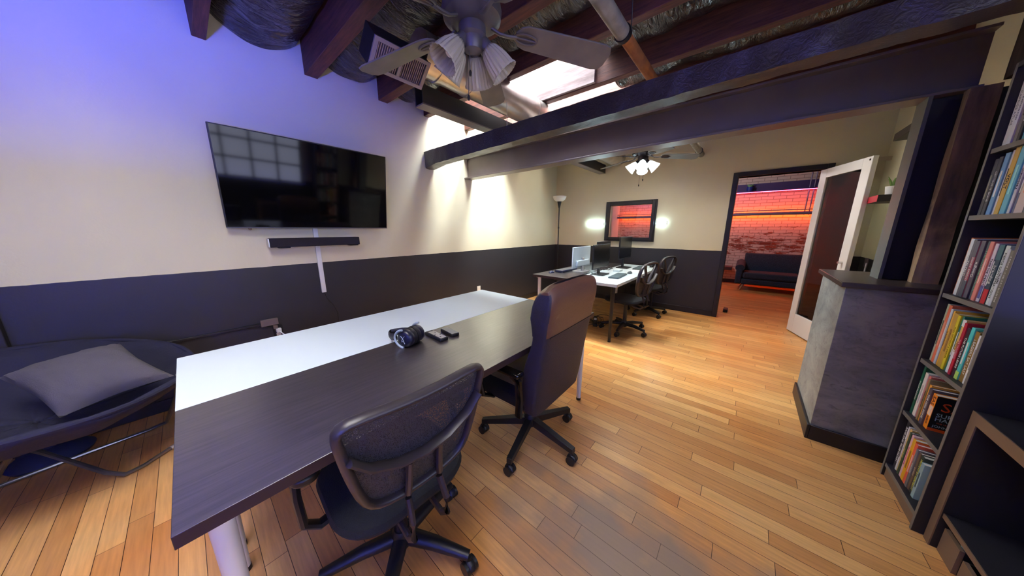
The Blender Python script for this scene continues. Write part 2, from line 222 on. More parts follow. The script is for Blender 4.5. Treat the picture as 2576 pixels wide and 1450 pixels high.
# ------------------------------------------------------------------ mesh builder
class MB:
    def __init__(s): s.v = []; s.f = []; s.mi = []; s.cur = 0
    def add(s, vs, fs):
        o = len(s.v); s.v += [Vector(v) for v in vs]; s.f += [tuple(i + o for i in f) for f in fs]; s.mi += [s.cur] * len(fs); return s
    def box(s, x0, x1, y0, y1, z0, z1, mtx=None):
        vs = [Vector(p) for p in ((x0, y0, z0), (x1, y0, z0), (x1, y1, z0), (x0, y1, z0), (x0, y0, z1), (x1, y0, z1), (x1, y1, z1), (x0, y1, z1))]
        if mtx: vs = [mtx @ v for v in vs]
        return s.add(vs, [(0, 3, 2, 1), (4, 5, 6, 7), (0, 1, 5, 4), (1, 2, 6, 5), (2, 3, 7, 6), (3, 0, 4, 7)])
    def cyl(s, a, b, r, r2=None, n=20, cap=True):
        a = Vector(a); b = Vector(b); r2 = r if r2 is None else r2; d = (b - a).normalized()
        u = d.orthogonal().normalized(); w = d.cross(u)
        vs = []
        for p, q in ((a, r), (b, r2)):
            for i in range(n):
                t = 2 * pi * i / n; vs.append(p + (u * cos(t) + w * sin(t)) * q)
        fs = [(i, (i + 1) % n, n + (i + 1) % n, n + i) for i in range(n)]
        if cap: fs += [tuple(range(n - 1, -1, -1)), tuple(range(n, 2 * n))]
        return s.add(vs, fs)
    def tube(s, pts, rx, ry=None, n=10, closed=False, up=(0, 0, 1), cap=True):
        ry = ry or rx; P = [Vector(p) for p in pts]; N = len(P); vs = []; up = Vector(up)
        for i in range(N):
            a = P[(i - 1) % N] if closed or i > 0 else P[i]; b = P[(i + 1) % N] if closed or i < N - 1 else P[i]
            d = (b - a).normalized(); u = up.cross(d)
            if u.length < 1e-3: u = Vector((1, 0, 0)).cross(d)
            u.normalize(); w = d.cross(u).normalized()
            k = rx[i] if isinstance(rx, (list, tuple)) else rx; k2 = ry[i] if isinstance(ry, (list, tuple)) else ry
            for j in range(n):
                t = 2 * pi * j / n; vs.append(P[i] + u * cos(t) * k + w * sin(t) * k2)
        fs = []
        for i in range(N if closed else N - 1):
            for j in range(n):
                i2 = (i + 1) % N; fs.append((i * n + j, i * n + (j + 1) % n, i2 * n + (j + 1) % n, i2 * n + j))
        if not closed and cap: fs += [tuple(range(n - 1, -1, -1)), tuple(range((N - 1) * n, N * n))]
        return s.add(vs, fs)
    def lathe(s, prof, n=28, mtx=None, wave=0, nw=0):
        vs = []; mtx = mtx or Matrix()
        for k, (r, z) in enumerate(prof):
            for i in range(n):
                t = 2 * pi * i / n; q = r * (1 + wave * cos(nw * t)); vs.append(mtx @ Vector((q * cos(t), q * sin(t), z)))
        fs = [(k * n + i, k * n + (i + 1) % n, (k + 1) * n + (i + 1) % n, (k + 1) * n + i) for k in range(len(prof) - 1) for i in range(n)]
        return s.add(vs, fs)
    def disc(s, prof, n=28, mtx=None): # closed lathe
        return s.lathe([(1e-4, prof[0][1])] + list(prof) + [(1e-4, prof[-1][1])], n, mtx)
    def grid(s, fn, nu, nv, closed_u=False):
        vs = [fn(i / (nu - (0 if closed_u else 1)), j / (nv - 1)) for j in range(nv) for i in range(nu)]
        fs = []
        for j in range(nv - 1):
            for i in range(nu if closed_u else nu - 1):
                i2 = (i + 1) % nu; fs.append((j * nu + i, j * nu + i2, (j + 1) * nu + i2, (j + 1) * nu + i))
        return s.add(vs, fs)
    def prism(s, poly, z0, z1, mtx=None): # poly in xy
        n = len(poly); vs = [Vector((x, y, z0)) for x, y in poly] + [Vector((x, y, z1)) for x, y in poly]
        if mtx: vs = [mtx @ v for v in vs]
        return s.add(vs, [tuple(range(n - 1, -1, -1)), tuple(range(n, 2 * n))] + [(i, (i + 1) % n, n + (i + 1) % n, n + i) for i in range(n)])
    def build(s, name, m, parent=None, bevel=0, smooth=None, thick=0, sub=0, world=False, segs=2, origin=None):
        off = Vector((0, 0, 0))
        if parent is None:
            if origin is None:
                xs = [v.x for v in s.v]; ys = [v.y for v in s.v]; off = Vector(((min(xs) + max(xs)) / 2, (min(ys) + max(ys)) / 2, min(v.z for v in s.v)))
            else: off = Vector(origin)
        elif world:
            pm = parent.matrix_basis.copy(); q = parent
            while q.parent: q = q.parent; pm = q.matrix_basis @ pm
            inv = pm.inverted(); s.v = [inv @ v for v in s.v]
        me = bpy.data.meshes.new(name); me.from_pydata([v - off for v in s.v], [], s.f)
        for mm in (m if isinstance(m, (list, tuple)) else [m]): me.materials.append(mm)
        for p, k in zip(me.polygons, s.mi): p.material_index = k
        bm = bmesh.new(); bm.from_mesh(me); bmesh.ops.recalc_face_normals(bm, faces=bm.faces); bm.to_mesh(me); bm.free()
        o = bpy.data.objects.new(name, me); COL.objects.link(o)
        if parent is None: o.location = off
        else: o.parent = parent
        if bevel:
            b = o.modifiers.new('bevel', 'BEVEL'); b.width = bevel; b.segments = segs; b.limit_method = 'ANGLE'; b.angle_limit = radians(35)
        if thick:
            b = o.modifiers.new('solid', 'SOLIDIFY'); b.thickness = thick; b.offset = 0
        if sub:
            b = o.modifiers.new('sub', 'SUBSURF'); b.levels = sub; b.render_levels = sub
        if smooth is None: smooth = True
        if smooth:
            me.shade_smooth(); me.set_sharp_from_angle(angle=radians(38))
            if sub: 
                for a in list(me.attributes):
                    if a.name == 'sharp_edge': me.attributes.remove(a)
        return o
def tag(o, label, cat, group=None):
    o['label'] = label; o['category'] = cat
    if group: o['group'] = group
    return o
def thing(name, label, cat, loc=(0, 0, 0), rz=0, group=None):
    o = bpy.data.objects.new(name, None); COL.objects.link(o); o.location = loc; o.rotation_euler = (0, 0, rz); o.empty_display_size = .1
    return tag(o, label, cat, group)
def struct(o): o['kind'] = 'structure'; return o
def copy_tree(o, parent=None):
    c = o.copy(); COL.objects.link(c); c.parent = parent
    for ch in list(o.children): copy_tree(ch, c)
    return c
def B(x0, x1, y0, y1, z0, z1): return MB().box(min(x0, x1), max(x0, x1), min(y0, y1), max(y0, y1), min(z0, z1), max(z0, z1))
_tc = {}
def lettering(name, txt, size, m, parent, mtx, width=None, ext=.0004, align='CENTER'):
    """real raised lettering as a mesh; mtx maps the text's x,y,z into the parent's space"""
    cu = bpy.data.curves.new('t', 'FONT'); cu.body = txt; cu.size = size; cu.align_x = align; cu.align_y = 'CENTER'; cu.extrude = ext; cu.resolution_u = 2
    t = bpy.data.objects.new('t', cu); COL.objects.link(t)
    dg = bpy.context.evaluated_depsgraph_get(); dg.update()
    me = bpy.data.meshes.new_from_object(t.evaluated_get(dg)); bpy.data.objects.remove(t); bpy.data.curves.remove(cu)
    if width and len(me.vertices):
        w = max(v.co.x for v in me.vertices) - min(v.co.x for v in me.vertices)
        if w > width: me.transform(Matrix.Scale(width / w, 4, (1, 0, 0)))
    me.transform(mtx); me.materials.clear(); me.materials.append(m)
    o = bpy.data.objects.new(name, me); COL.objects.link(o); o.parent = parent
    return o
def basis(x, y, z, o=(0, 0, 0)):
    m = Matrix.Identity(4)
    for i, a in enumerate((x, y, z)):
        for j in range(3): m[j][i] = a[j]
    for j in range(3): m[j][3] = o[j]
    return m
def rrect(w, h, r, n=6, taper=1.0):
    pts = []
    for cx, cy, a0 in ((w / 2 - r, h / 2 - r, 0), (-w / 2 + r, h / 2 - r, 90), (-w / 2 + r, -h / 2 + r, 180), (w / 2 - r, -h / 2 + r, 270)):
        for k in range(n + 1):
            t = radians(a0 + 90 * k / n); pts.append((cx + r * cos(t), cy + r * sin(t)))
    return pts

# ------------------------------------------------------------------ the room
XL, XR, YB, YR, ZC = -3.2, 1.06, 5.22, -1.95, 3.08
YF = 9.0
struct(B(XL - .1, 2.9, YR - .1, YF + .1, -.08, 0).build('floor', M['floor'], smooth=False))
struct(B(XL - .12, XL, YR - .1, YB + .12, 0, ZC).build('wall_left', M['wall'], smooth=False))
w = MB()
WX0, WX1, WZ0, WZ1 = -2.03, -1.29, 1.20, 1.77
DX0, DX1, DZ = -.22, .62, 2.07
w.box(XL, WX0, YB, YB + .12, 0, ZC); w.box(WX0, WX1, YB, YB + .12, 0, WZ0); w.box(WX0, WX1, YB, YB + .12, WZ1, ZC)
w.box(WX1, DX0, YB, YB + .12, 0, ZC); w.box(DX0, DX1, YB, YB + .12, DZ, ZC); w.box(DX1, 2.9, YB, YB + .12, 0, ZC)
struct(w.build('wall_back', M['wall'], smooth=False))
w = MB(); GY0, GY1, GZ0, GZ1 = -1.55, 1.78, .98, 2.3
w.box(XR, XR + .12, YR, GY0, 0, ZC); w.box(XR, XR + .12, GY0, GY1, 0, GZ0); w.box(XR, XR + .12, GY0, GY1, GZ1, ZC); w.box(XR, XR + .12, GY1, YB, 0, ZC)
struct(w.build('wall_right', M['wall'], smooth=False))
struct(B(XL - .1, XR + .12, YR - .12, YR, 0, ZC).build('wall_rear', M['wall'], smooth=False))
# far room
struct(B(XL - .1, 2.9, YF, YF + .12, 0, ZC).build('wall_brick', M['brick'], smooth=False))
struct(B(XL - .1, XL, YB + .12, YF, 0, ZC).build('wall_far_left', M['whitep'], smooth=False))
struct(B(2.8, 2.9, YB + .12, YF, 0, ZC).build('wall_far_right', M['whitep'], smooth=False))
struct(B(XL - .1, 2.9, YF - .02, YF, 0, .09).build('baseboard_brick', M['black'], bevel=.003))
# ceiling deck with one skylight opening and two added for fill light
SX0, SX1, SY0, SY1 = XL + .02, -1.27, 2.2, 3.38
RX0, RX1, RY0, RY1 = -1.7, .3, -.89, .25
def holed(mb, x0, x1, y0, y1, holes):
    ys = sorted({y0, y1} | {h[2] for h in holes} | {h[3] for h in holes})
    for a, b in zip(ys, ys[1:]):
        hs = [h for h in holes if h[2] <= a and h[3] >= b]; x = x0
        for h in sorted(hs): mb.box(x, h[0], a, b, ZC, ZC + .08); x = h[1]
        mb.box(x, x1, a, b, ZC, ZC + .08)
c = MB(); holed(c, XL - .1, 2.9, YR - .1, YF + .1, [(SX0, SX1, SY0, SY1), (RX0, RX1, RY0, RY1), (-2.0, 0.0, 4.07, 4.58)])
struct(c.build('ceiling', M['deck'], smooth=False))
def skylight(x0, x1, y0, y1, zt, col, st, bars):
    sk = struct(MB().box(x0, x1, y0, y1, zt, zt + .02).build('window_skylight', lens('skylight_pane_%d' % int(st * 10), col, st), smooth=False))
    cb = MB(); cb.box(x0 - .03, x0, y0 - .03, y1 + .03, ZC, zt + .02); cb.box(x1, x1 + .03, y0 - .03, y1 + .03, ZC, zt + .02); cb.box(x0, x1, y0 - .03, y0, ZC, zt + .02); cb.box(x0, x1, y1, y1 + .03, ZC, zt + .02)
    cb.build('skylight_curb', M['paleboard'], sk, world=True)
    for x in bars: B(x - .02, x + .02, y0, y1, zt - .04, zt).build('glazing_bar', M['paleboard'], sk, world=True)
skylight(SX0, SX1, SY0, 2.76, 3.62, (.86, .94, 1.0, 1), 26, (-2.5, -1.9))
skylight(SX0, SX1, 2.82, SY1, 3.62, (.90, .97, 1.0, 1), 72, (-2.5, -1.9))
skylight(RX0, RX1, RY0, RY1, 3.75, (1.0, .99, .93, 1), 14, (-1.0, -.4))  # unseen skylight added behind the camera as fill for table and floor
skylight(-2.0, 0.0, 4.07, 4.58, 3.4, (1.0, .93, .80, 1), 19, (-1.3, -.7))  # unseen skylight added over the far desks to brighten the back wall
# baseboards and trim
struct(B(XL, XL + .015, YR, YB, 0, .09).build('baseboard_left', M['black'], bevel=.003))
struct(B(XL + .015, DX0 - .06, YB - .015, YB, 0, .09).build('baseboard_back', M['black'], bevel=.003))
struct(B(XR - .015, XR, 2.9, YB - .02, 0, .09).build('baseboard_right', M['black'], bevel=.003))
struct(B(XL, XL + .05, -.86, -.75, 0, ZC - .3).build('trim_1', M['wall'], bevel=.004))
# interior window
wd = B(WX0, WX1, YB + .05, YB + .056, WZ0, WZ1).build('window_1', M['glass2'], smooth=False); struct(wd)
f = MB(); fo = (-2.10, -1.232, 1.138, 1.842)
for k, (e, d) in enumerate(((0, .03), (.022, .045), (.05, .022))):
    a, b2, c0, c1 = fo[0] + e, fo[1] - e, fo[2] + e, fo[3] - e; a2, b3, c2, c3 = fo[0] + .075, fo[1] - .075, fo[2] + .07, fo[3] - .07
    for bx in ((a, a2, c0, c1), (b3, b2, c0, c1), (a2, b3, c0, c2), (a2, b3, c3, c1)): f.box(bx[0], bx[1], YB - d, YB, bx[2], bx[3])
f.build('window_frame', M['black'], wd, bevel=.004, world=True)
# big grid window in the right wall (seen in reflections)
gw = struct(B(XR + .06, XR + .066, GY0, GY1, GZ0, GZ1).build('window_2', lens('daylit_frosted_panes', (.66, .72, 1.0, 1), 2.2), smooth=False))
g = MB(); n = 9
for i in range(n + 1):
    y = GY0 + (GY1 - GY0) * i / n; g.box(XR + .02, XR + .06, y - .014, y + .014, GZ0, GZ1)
for i in range(5):
    z = GZ0 + (GZ1 - GZ0) * i / 4; g.box(XR + .02, XR + .06, GY0, GY1, z - .014, z + .014)
g.build('muntin_grid', M['black'], gw, world=True)
B(XR - .14, XR + .02, GY0 - .05, GY1 + .05, GZ0 - .035, GZ0).build('window_sill', M['black'], gw, bevel=.004, world=True)
B(XR - .145, XR - .138, GY0 - .05, GY1 + .05, GZ0 - .035, GZ0 + .0115).build('light_cutoff_lip', M['black'], gw, world=True)  # lip added to cut the blue strip light off below a line
struct(B(.32, XR, -.66, -.62, 0, 2.68).build('added_light_blocker', M['black'], bevel=.004))  # unseen divider added to keep blue light off the fan and beams
# doorway
dr = struct(MB().box(DX0 - .06, DX0, YB - .022, YB + .14, 0, DZ + .06).box(DX1, DX1 + .06, YB - .022, YB + .14, 0, DZ + .06).box(DX0, DX1, YB - .022, YB + .14, DZ, DZ + .06).build('door_1_frame', M['black'], bevel=.004))
dr.name = 'trim_2'
# ceiling joists
JY = [-1.55, -.93, -.33, .30, .975, 1.625, 2.155, 2.79, 3.42, 4.03, 4.62]
ords = ['furthest behind the camera', 'second from the rear wall', 'above the lounge chair', 'with its end over the left edge of the television', 'lit blue, reaching the wall above the middle of the television',
        'above the air register', 'just in front of the skylight', 'crossing under the skylight above the wrapped beam', 'just past the steel beam', 'above the far ceiling fan', 'nearest the back wall']
for i, y in enumerate(JY):
    hw = .05 if i in (4, 5) else .036
    o = B(XL, XR, y - hw, y + hw, 2.69, ZC).build('ceiling_joist', M['joist'], bevel=.004)
    tag(o, 'rough red-brown ceiling joist ' + ords[i], 'joist', 'ceiling joists')
tag(B(-2.35, -1.3, 2.725, 2.753, 2.70, 3.02).build('pale_plank', M['plank'], bevel=.003), 'pale knotty white plank fixed to the joist beneath the skylight', 'board')
# plastic sheeting between joists
bays = [(i, XL + .01, XR - .01) for i in (0, 3, 4, 5, 8)] + [(9, .04, XR - .01)] + [(i, SX1 + .04, XR - .01) for i in (6, 7)] + [(i, XL + .01, RX0 - .04) for i in (1, 2)]
for i, x0, x9 in sorted(bays):
    y0, y1 = JY[i] + (.054 if i in (4, 5) else .04), JY[i + 1] - (.054 if i in (3, 4) else .04)
    nx = int((x9 - x0) / .045)
    sd = i * 7.3
    def fn(u, v, x0=x0, x9=x9, y0=y0, y1=y1, sd=sd):
        x = x0 + (x9 - x0) * u; y = y0 + (y1 - y0) * v; s = 1 - (2 * v - 1) ** 2
        low = 2.78 + .05 * noise.noise(Vector((x * .8, sd, 0)))
        wr = noise.noise(Vector((x * 5 + y * 3, y * 2.2, sd))) * .05 + abs(noise.noise(Vector((x * 10 - y * 2, y * 1.2, sd + 5)))) * .04
        return Vector((x, y, 2.96 - (2.96 - low) * (s ** .6) + wr * s))
    o = MB().grid(fn, nx, 17).build('plastic_sheet', M['sheet'])
    tag(o, 'crinkled black plastic sheet sagging between joists, bay %s' % ['by the rear wall', 'second from the rear wall', 'over the lounge chair', 'over the left half of the television', 'over the right half of the television', 'behind the near ceiling fan', 'right of the skylight', 'above the steel beam', 'just past the steel beam', 'over the far desks'][i] if i != 9 else
        'crinkled black plastic sheet sagging between joists nearest the back wall', 'plastic sheet', 'black plastic sheets between the joists')
# ------------------------------------------------------------------ beams
ib = thing('steel_beam', 'long dark painted steel I-beam crossing the room above the desks', 'beam', (-1.2, 2.8, 2.05))
B(XL, .80, 2.785, 2.805, 2.065, 2.315).build('web', M['steel'], ib, world=True)
B(XL, .80, 2.723, 2.873, 2.05, 2.065).build('bottom_flange', M['steel'], ib, bevel=.002, world=True)
B(XL, .80, 2.723, 2.873, 2.315, 2.33).build('top_flange', M['steel'], ib, bevel=.002, world=True)
def wfn(u, v):
    x = XL + .01 + (XR - .02 - XL) * u; t = v * 4
    y0, y1, z0, z1 = 2.09, 2.22, 2.12 + .05 * u, 2.285
    k = int(min(t, 3.999)); q = t - k
    c = [(y0, z0), (y0, z1), (y1, z1), (y1, z0)]; a = c[k]; b = c[(k + 1) % 4]
    y = a[0] + (b[0] - a[0]) * q; z = a[1] + (b[1] - a[1]) * q
    d = .012 * noise.noise(Vector((x * 9, y * 20, z * 6))) + .006 * noise.noise(Vector((x * 40, y * 9, z * 9)))
    e = .03 * max(0, 1 - (x - XL) / .25) 
    return Vector((x, y + d, z + d * .8 - (e if z < 2.2 else 0)))
wb = MB().grid(wfn, 150, 17)
tag(wb.build('wrapped_beam', M['wrap']), 'old beam wrapped in dark film hanging just in front of the steel beam', 'beam')
ch = thing('steel_channel', 'black steel channel running toward the back wall below the round duct', 'channel', (-2.2, 3.4, 2.36))
B(-2.285, -2.275, 1.44, YB, 2.36, 2.50).build('web', M['black'], ch, world=True)
B(-2.285, -2.17, 1.44, YB, 2.352, 2.362).build('bottom_flange', M['steel'], ch, world=True)
B(-2.18, -2.172, 1.44, YB, 2.362, 2.50).build('face_plate', M['black'], ch, world=True)
d = thing('round_duct', 'round galvanised air duct running toward the back wall behind the near fan', 'duct', (-1.96, 3.3, 2.56))
MB().cyl((-1.96, 1.28, 2.58), (-1.96, YB - .002, 2.58), .135, n=40).build('duct_pipe', M['duct'], d, world=True)
for y in (1.42, 1.72, 2.6, 3.5, 4.4): MB().cyl((-1.96, y, 2.58), (-1.96, y + .025, 2.58), .142, n=40).build('seam_ring', M['duct'], d, world=True)
rg = thing('air_register', 'rectangular two-bank metal air register at the near end of the duct', 'air register', (-1.9, 1.08, 2.33))
nrm = Vector((.66, 0, -.75)); ax = Vector((-.74, 0, -.66)); org = Vector((-1.80, .90, 2.452))
R = basis(Vector((0, 1, 0)), ax, Vector((0, 1, 0)).cross(ax), org)   # local x along room, y down the face
sgn = 1 if (Vector((0, 1, 0)).cross(ax)).dot(nrm) > 0 else -1
fr = MB()
for bx in ((0, .37, 0, .022), (0, .37, .16, .182), (0, .025, .02, .16), (.345, .37, .02, .16), (.175, .195, .02, .16)): fr.box(bx[0], bx[1], bx[2], bx[3], 0, .012 * sgn, R)
fr.build('grille_frame', mat('pale_register_frame', rgb(150, 140, 140), .5, metal=.4), rg, world=True, bevel=.001)
lv = MB()
for k in range(11):
    for q in (.03, .2): lv.box(q + k * .0132, q + k * .0132 + .005, .02, .16, -.012 * sgn, .006 * sgn, R)
lv.build('louvres', mat('register_louvres', rgb(150, 130, 128), .45, metal=.3), rg, world=True)
MB().box(.005, .365, .005, .177, -.16 * sgn, -.013 * sgn, R).build('register_box', M['black'], rg, world=True)
pp = thing('ceiling_pipe', 'wrapped grey pipe with a rusty orange section running under the joists', 'pipe', (-.71, 2.5, 2.44))
def ppm(y): return (-.705, y, 2.445)
MB().cyl(ppm(-1.9), ppm(1.83), .04).build('wrapped_section', M['pipe'], pp, world=True)
MB().cyl(ppm(1.83), ppm(2.62), .034).build('rusty_section', M['rust'], pp, world=True)
MB().cyl(ppm(2.62), ppm(5.215), .04).build('far_section', M['pipe'], pp, world=True)
for y in (1.8, 4.95): MB().cyl(ppm(y), ppm(y + .03), .047).build('pipe_clamp', M['black'], pp, world=True)
for sx in (-.045, .045): MB().cyl((-.705 + sx, 1.815, 2.445), (-.705 + sx * 1.6, 1.70, 2.75), .003, n=6).build('hanger_wire', M['black'], pp, world=True)
tag(MB().cyl((-1.86, 2.12, 2.28), (-1.86, 2.12, 2.70), .0025, n=6).disc([(.008, 2.275), (.012, 2.285), (.008, 2.295)], 10, Matrix.Translation((-1.86, 2.12, 0))).build('hanging_wire', M['silver']), 'thin steel wire hanging from a joist down to the wrapped beam', 'wire')

# ------------------------------------------------------------------ ceiling fans
def fan(name, label, cx, cy, zb, ang, R0, shade, chains, blade_m, body, droop=5, pitch=-12, ks=1.0):
    t = thing(name, label, 'ceiling fan', (cx, cy, zb - .35))
    z = lambda a: .35 + a
    MB().disc([(.02, z(.15)), (.085, z(.135)), (.125, z(.10)), (.135, z(.05)), (.13, z(.015)), (.095, z(-.005)), (.07, z(-.01))], 36).build('motor_housing', body, t)
    MB().disc([(.062, z(-.01)), (.064, z(-.05)), (.05, z(-.06)), (.048, z(-.085)), (.04, z(-.105)), (.012, z(-.115))], 28).build('light_hub', body, t)
    MB().cyl((0, 0, z(.14)), (0, 0, z(2.70 - zb)), .013).build('downrod', body, t)
    MB().disc([(.02, z(2.60 - zb)), (.06, z(2.62 - zb)), (.075, z(2.69 - zb))], 28).build('ceiling_canopy', body, t)
    for k in range(5):
        a = radians(ang + 72 * k)
        rot = Matrix.Rotation(a, 4, 'Z') @ Matrix.Translation((0, 0, z(0))) @ Matrix.Rotation(radians(droop), 4, 'Y') @ Matrix.Rotation(radians(pitch), 4, 'X')
        pl2 = [(R0 - .05, -.076), (R0 - .015, -.066), (R0, -.035), (R0, .035), (R0 - .015, .066), (R0 - .05, .076), (.26, .062), (.225, .048), (.205, .02), (.205, -.02), (.225, -.048), (.26, -.062)]
        MB().prism(pl2, -.004, .004, rot).build('blade', blade_m, t, bevel=.0015)
        arm = MB(); arm.tube([rot @ Vector(p) for p in ((.09, 0, .004), (.13, 0, -.012), (.17, 0, -.014), (.21, 0, -.008))], .011, .007, n=8)
        loop = [(.255 + .055 * cos(q), .026 * sin(q), -.008) for q in [2 * pi * i / 20 for i in range(20)]]
        arm.tube([rot @ Vector(p) for p in loop], .007, .004, n=6, closed=True); arm.tube([rot @ Vector(p) for p in ((.2, 0, -.008), (.31, 0, -.008))], .006, .004, n=6)
        arm.build('blade_bracket', body, t)
    for ka in shade[1]:
        a = radians(ka); tilt = radians(shade[2])
        mt = Matrix.Translation((.04 * cos(a), .04 * sin(a), z(-.055))) @ Matrix.Rotation(a, 4, 'Z') @ Matrix.Rotation(pi - tilt, 4, 'Y') @ Matrix.Scale(ks, 4)
        so = MB(); so.disc([(.016, -.01), (.024, .015), (.027, .045)], 18, mt); so.build('lamp_socket', body, t)
        if shade[0] == 'rib':
            MB().lathe([(.027, .04), (.036, .055), (.046, .085), (.052, .115), (.055, .14), (.061, .152)], 80, mt, .035, 20).build('glass_shade', M['rib'], t, thick=.002)
        else:
            MB().lathe([(.026, .04), (.034, .055), (.042, .08), (.052, .115), (.062, .145), (.068, .16)], 32, mt).build('glass_shade', M['frost'], t, thick=.003)
        MB().disc([(.012, .04), (.02, .07), (.024, .09), (.014, .112)], 14, mt).build('bulb', mat('bulb_glass', rgb(240, 236, 220), .3) if shade[0] == 'rib' else lens('lit_bulb', (1, .94, .84, 1), 180), t)
    for (dx, dy, ln, kn) in chains:
        p = MB().cyl((dx, dy, z(-.10)), (dx, dy, z(-.10 - ln)), .0016, n=6).build('pull_chain', body, t)
        MB().disc([(.003, z(-.10 - ln)), (.007, z(-.11 - ln)), (.005, z(-.125 - ln))], 10, Matrix.Translation((dx, dy, 0))).build('chain_knob', M['black'], p)
    return t
fan('ceiling_fan', 'grey five-blade ceiling fan with four ribbed glass shades, nearest the camera', -1.1, 1.015, 2.27, 53, .69, ('rib', (50, 128, 198, 252), 40), [(.0, -.02, .09, 1), (-.05, .01, .17, 1)], M['fanblade'], M['fan'], ks=1.12)
fan('ceiling_fan', 'ceiling fan with frosted white shades hanging beyond the steel beam', -1.17, 3.98, 2.27, 22, .62, ('frost', (15, 105, 195, 285), 48), [(-.03, .02, .24, 1), (.02, 0, .18, 1)], M['fanblade'], mat('dark_fan_metal', rgb(60, 52, 58), .35, metal=.6))

# ------------------------------------------------------------------ pier, column, posts
pr = thing('half_wall_pier', 'low mottled grey pier with dark cap and black base beside the bookcase', 'pier', (.75, 2.8, 0))
B(.475, 1.055, 2.465, 3.12, 0, 1.02).build('pier_body', M['concrete'], pr, world=True, bevel=.002)
B(.45, 1.055, 2.435, 3.15, 1.02, 1.05).build('cap', mat('dark_cap', rgb(60, 50, 48), .35), pr, world=True, bevel=.004)
pb = MB(); pb.box(.46, .475, 2.45, 3.12, 0, .1); pb.box(.475, 1.055, 2.45, 2.465, 0, .1)
pb.build('base_trim', M['black'], pr, world=True, bevel=.003)
cl = thing('steel_column', 'dark steel column standing on the pier under the end of the steel beam', 'column', (.75, 2.8, 1.05))
B(.64, .655, 2.722, 2.873, 1.05, 2.05).build('flange', mat('lit_flange_steel', rgb(96, 100, 96), .5), cl, world=True)  # left side of the dark column, its light put into a paler colour
B(.655, 1.0, 2.785, 2.805, 1.05, 2.05).build('web', M['black'], cl, world=True)
B(1.0, 1.015, 2.722, 2.873, 1.05, 2.05).build('rear_flange', M['black'], cl, world=True)
def post(x0, x1, y0, y1, z0, z1, m, name, lab, sd):
    def fn(u, v):
        a = u * 4; k = int(min(a, 3.999)) if u < 1 else 0; q = a - int(a) if u < 1 else 0
        c = [(x0, y0), (x1, y0), (x1, y1), (x0, y1)]; p = c[k % 4]; r = c[(k + 1) % 4]
        x = p[0] + (r[0] - p[0]) * q; y = p[1] + (r[1] - p[1]) * q; zz = z0 + (z1 - z0) * v
        d = .007 * noise.noise(Vector((x * 18, y * 18, zz * 4 + sd)))
        return Vector((x + d, y + d, zz))
    mb = MB().grid(fn, 32, 26, closed_u=True); nn = 32
    mb.f += [tuple(range(31, -1, -1)), tuple(range(25 * 32, 26 * 32))]; mb.mi += [0, 0]
    return tag(mb.build(name, m), lab, 'post')
post(.745, .835, 2.66, 2.72, 1.05, 2.04, M['timber'], 'timber_post', 'weathered brown timber post between the dark column and the bookcase', 1)
post(.84, .97, 2.56, 2.70, 2.06, 2.685, M['timberdark'], 'timber_bracket', 'dark weathered timber upright above the bookcase at the upper right', 9)
tag(MB().cyl((.93, 2.51, 2.3), (1.01, 2.36, 2.68), .035).build('timber_brace', M['timberdark']), 'slanting dark timber brace at the top right corner above the bookcase', 'brace')

# ------------------------------------------------------------------ bookcase and books
bc = thing('bookcase', 'tall narrow black bookcase packed with books beside the grey pier', 'bookcase', (.9, 2.145, 0))
BX0, BX1, BY0, BY1 = .75, 1.05, 1.945, 2.345
SH_ = [1.69, 1.41, 1.05, .71, .41, .08]
for y in (BY0, BY1 - .016): B(BX0, BX1, y, y + .016, 0, 2.02).build('side_panel', M['shelf'], bc, world=True, bevel=.001)
for y in (BY0, BY1 - .016): B(BX0 - .001, BX0, y, y + .016, 0, 2.02).build('lit_edge_strip', M['litedge'], bc, world=True)  # paler strips: light on the black front edges put into their colour
for z in SH_: B(BX0 + .003, BX0 + .005, BY0 + .016, BY1 - .016, z - .02, z).build('lit_edge_strip', M['litedge'], bc, world=True)
B(BX0, BX1, BY0 + .016, BY1 - .016, 2.0, 2.02).build('top_panel', M['shelf'], bc, world=True)
B(BX1 - .006, BX1, BY0 + .016, BY1 - .016, .06, 2.0).build('back_panel', M['black'], bc, world=True)
B(BX0 + .01, BX0 + .025, BY0 + .016, BY1 - .016, 0, .06).build('plinth', M['brownbox'], bc, world=True)
SH = [1.69, 1.41, 1.05, .71, .41, .08]
for z in SH: B(BX0 + .005, BX1 - .006, BY0 + .016, BY1 - .016, z - .02, z).build('shelf', M['shelf'], bc, world=True)
K = {}
def bm_(c): 
    if c not in K: K[c] = mat('book_cover_%d_%d_%d' % c, rgb(*c), .42)
    return K[c]
PAGES = mat('book_pages', rgb(232, 228, 214), .8)
def txtm(c): return mat('ink_%d_%d_%d' % c, rgb(*c), .6)
W_, K_ = (240, 240, 236), (28, 28, 32)
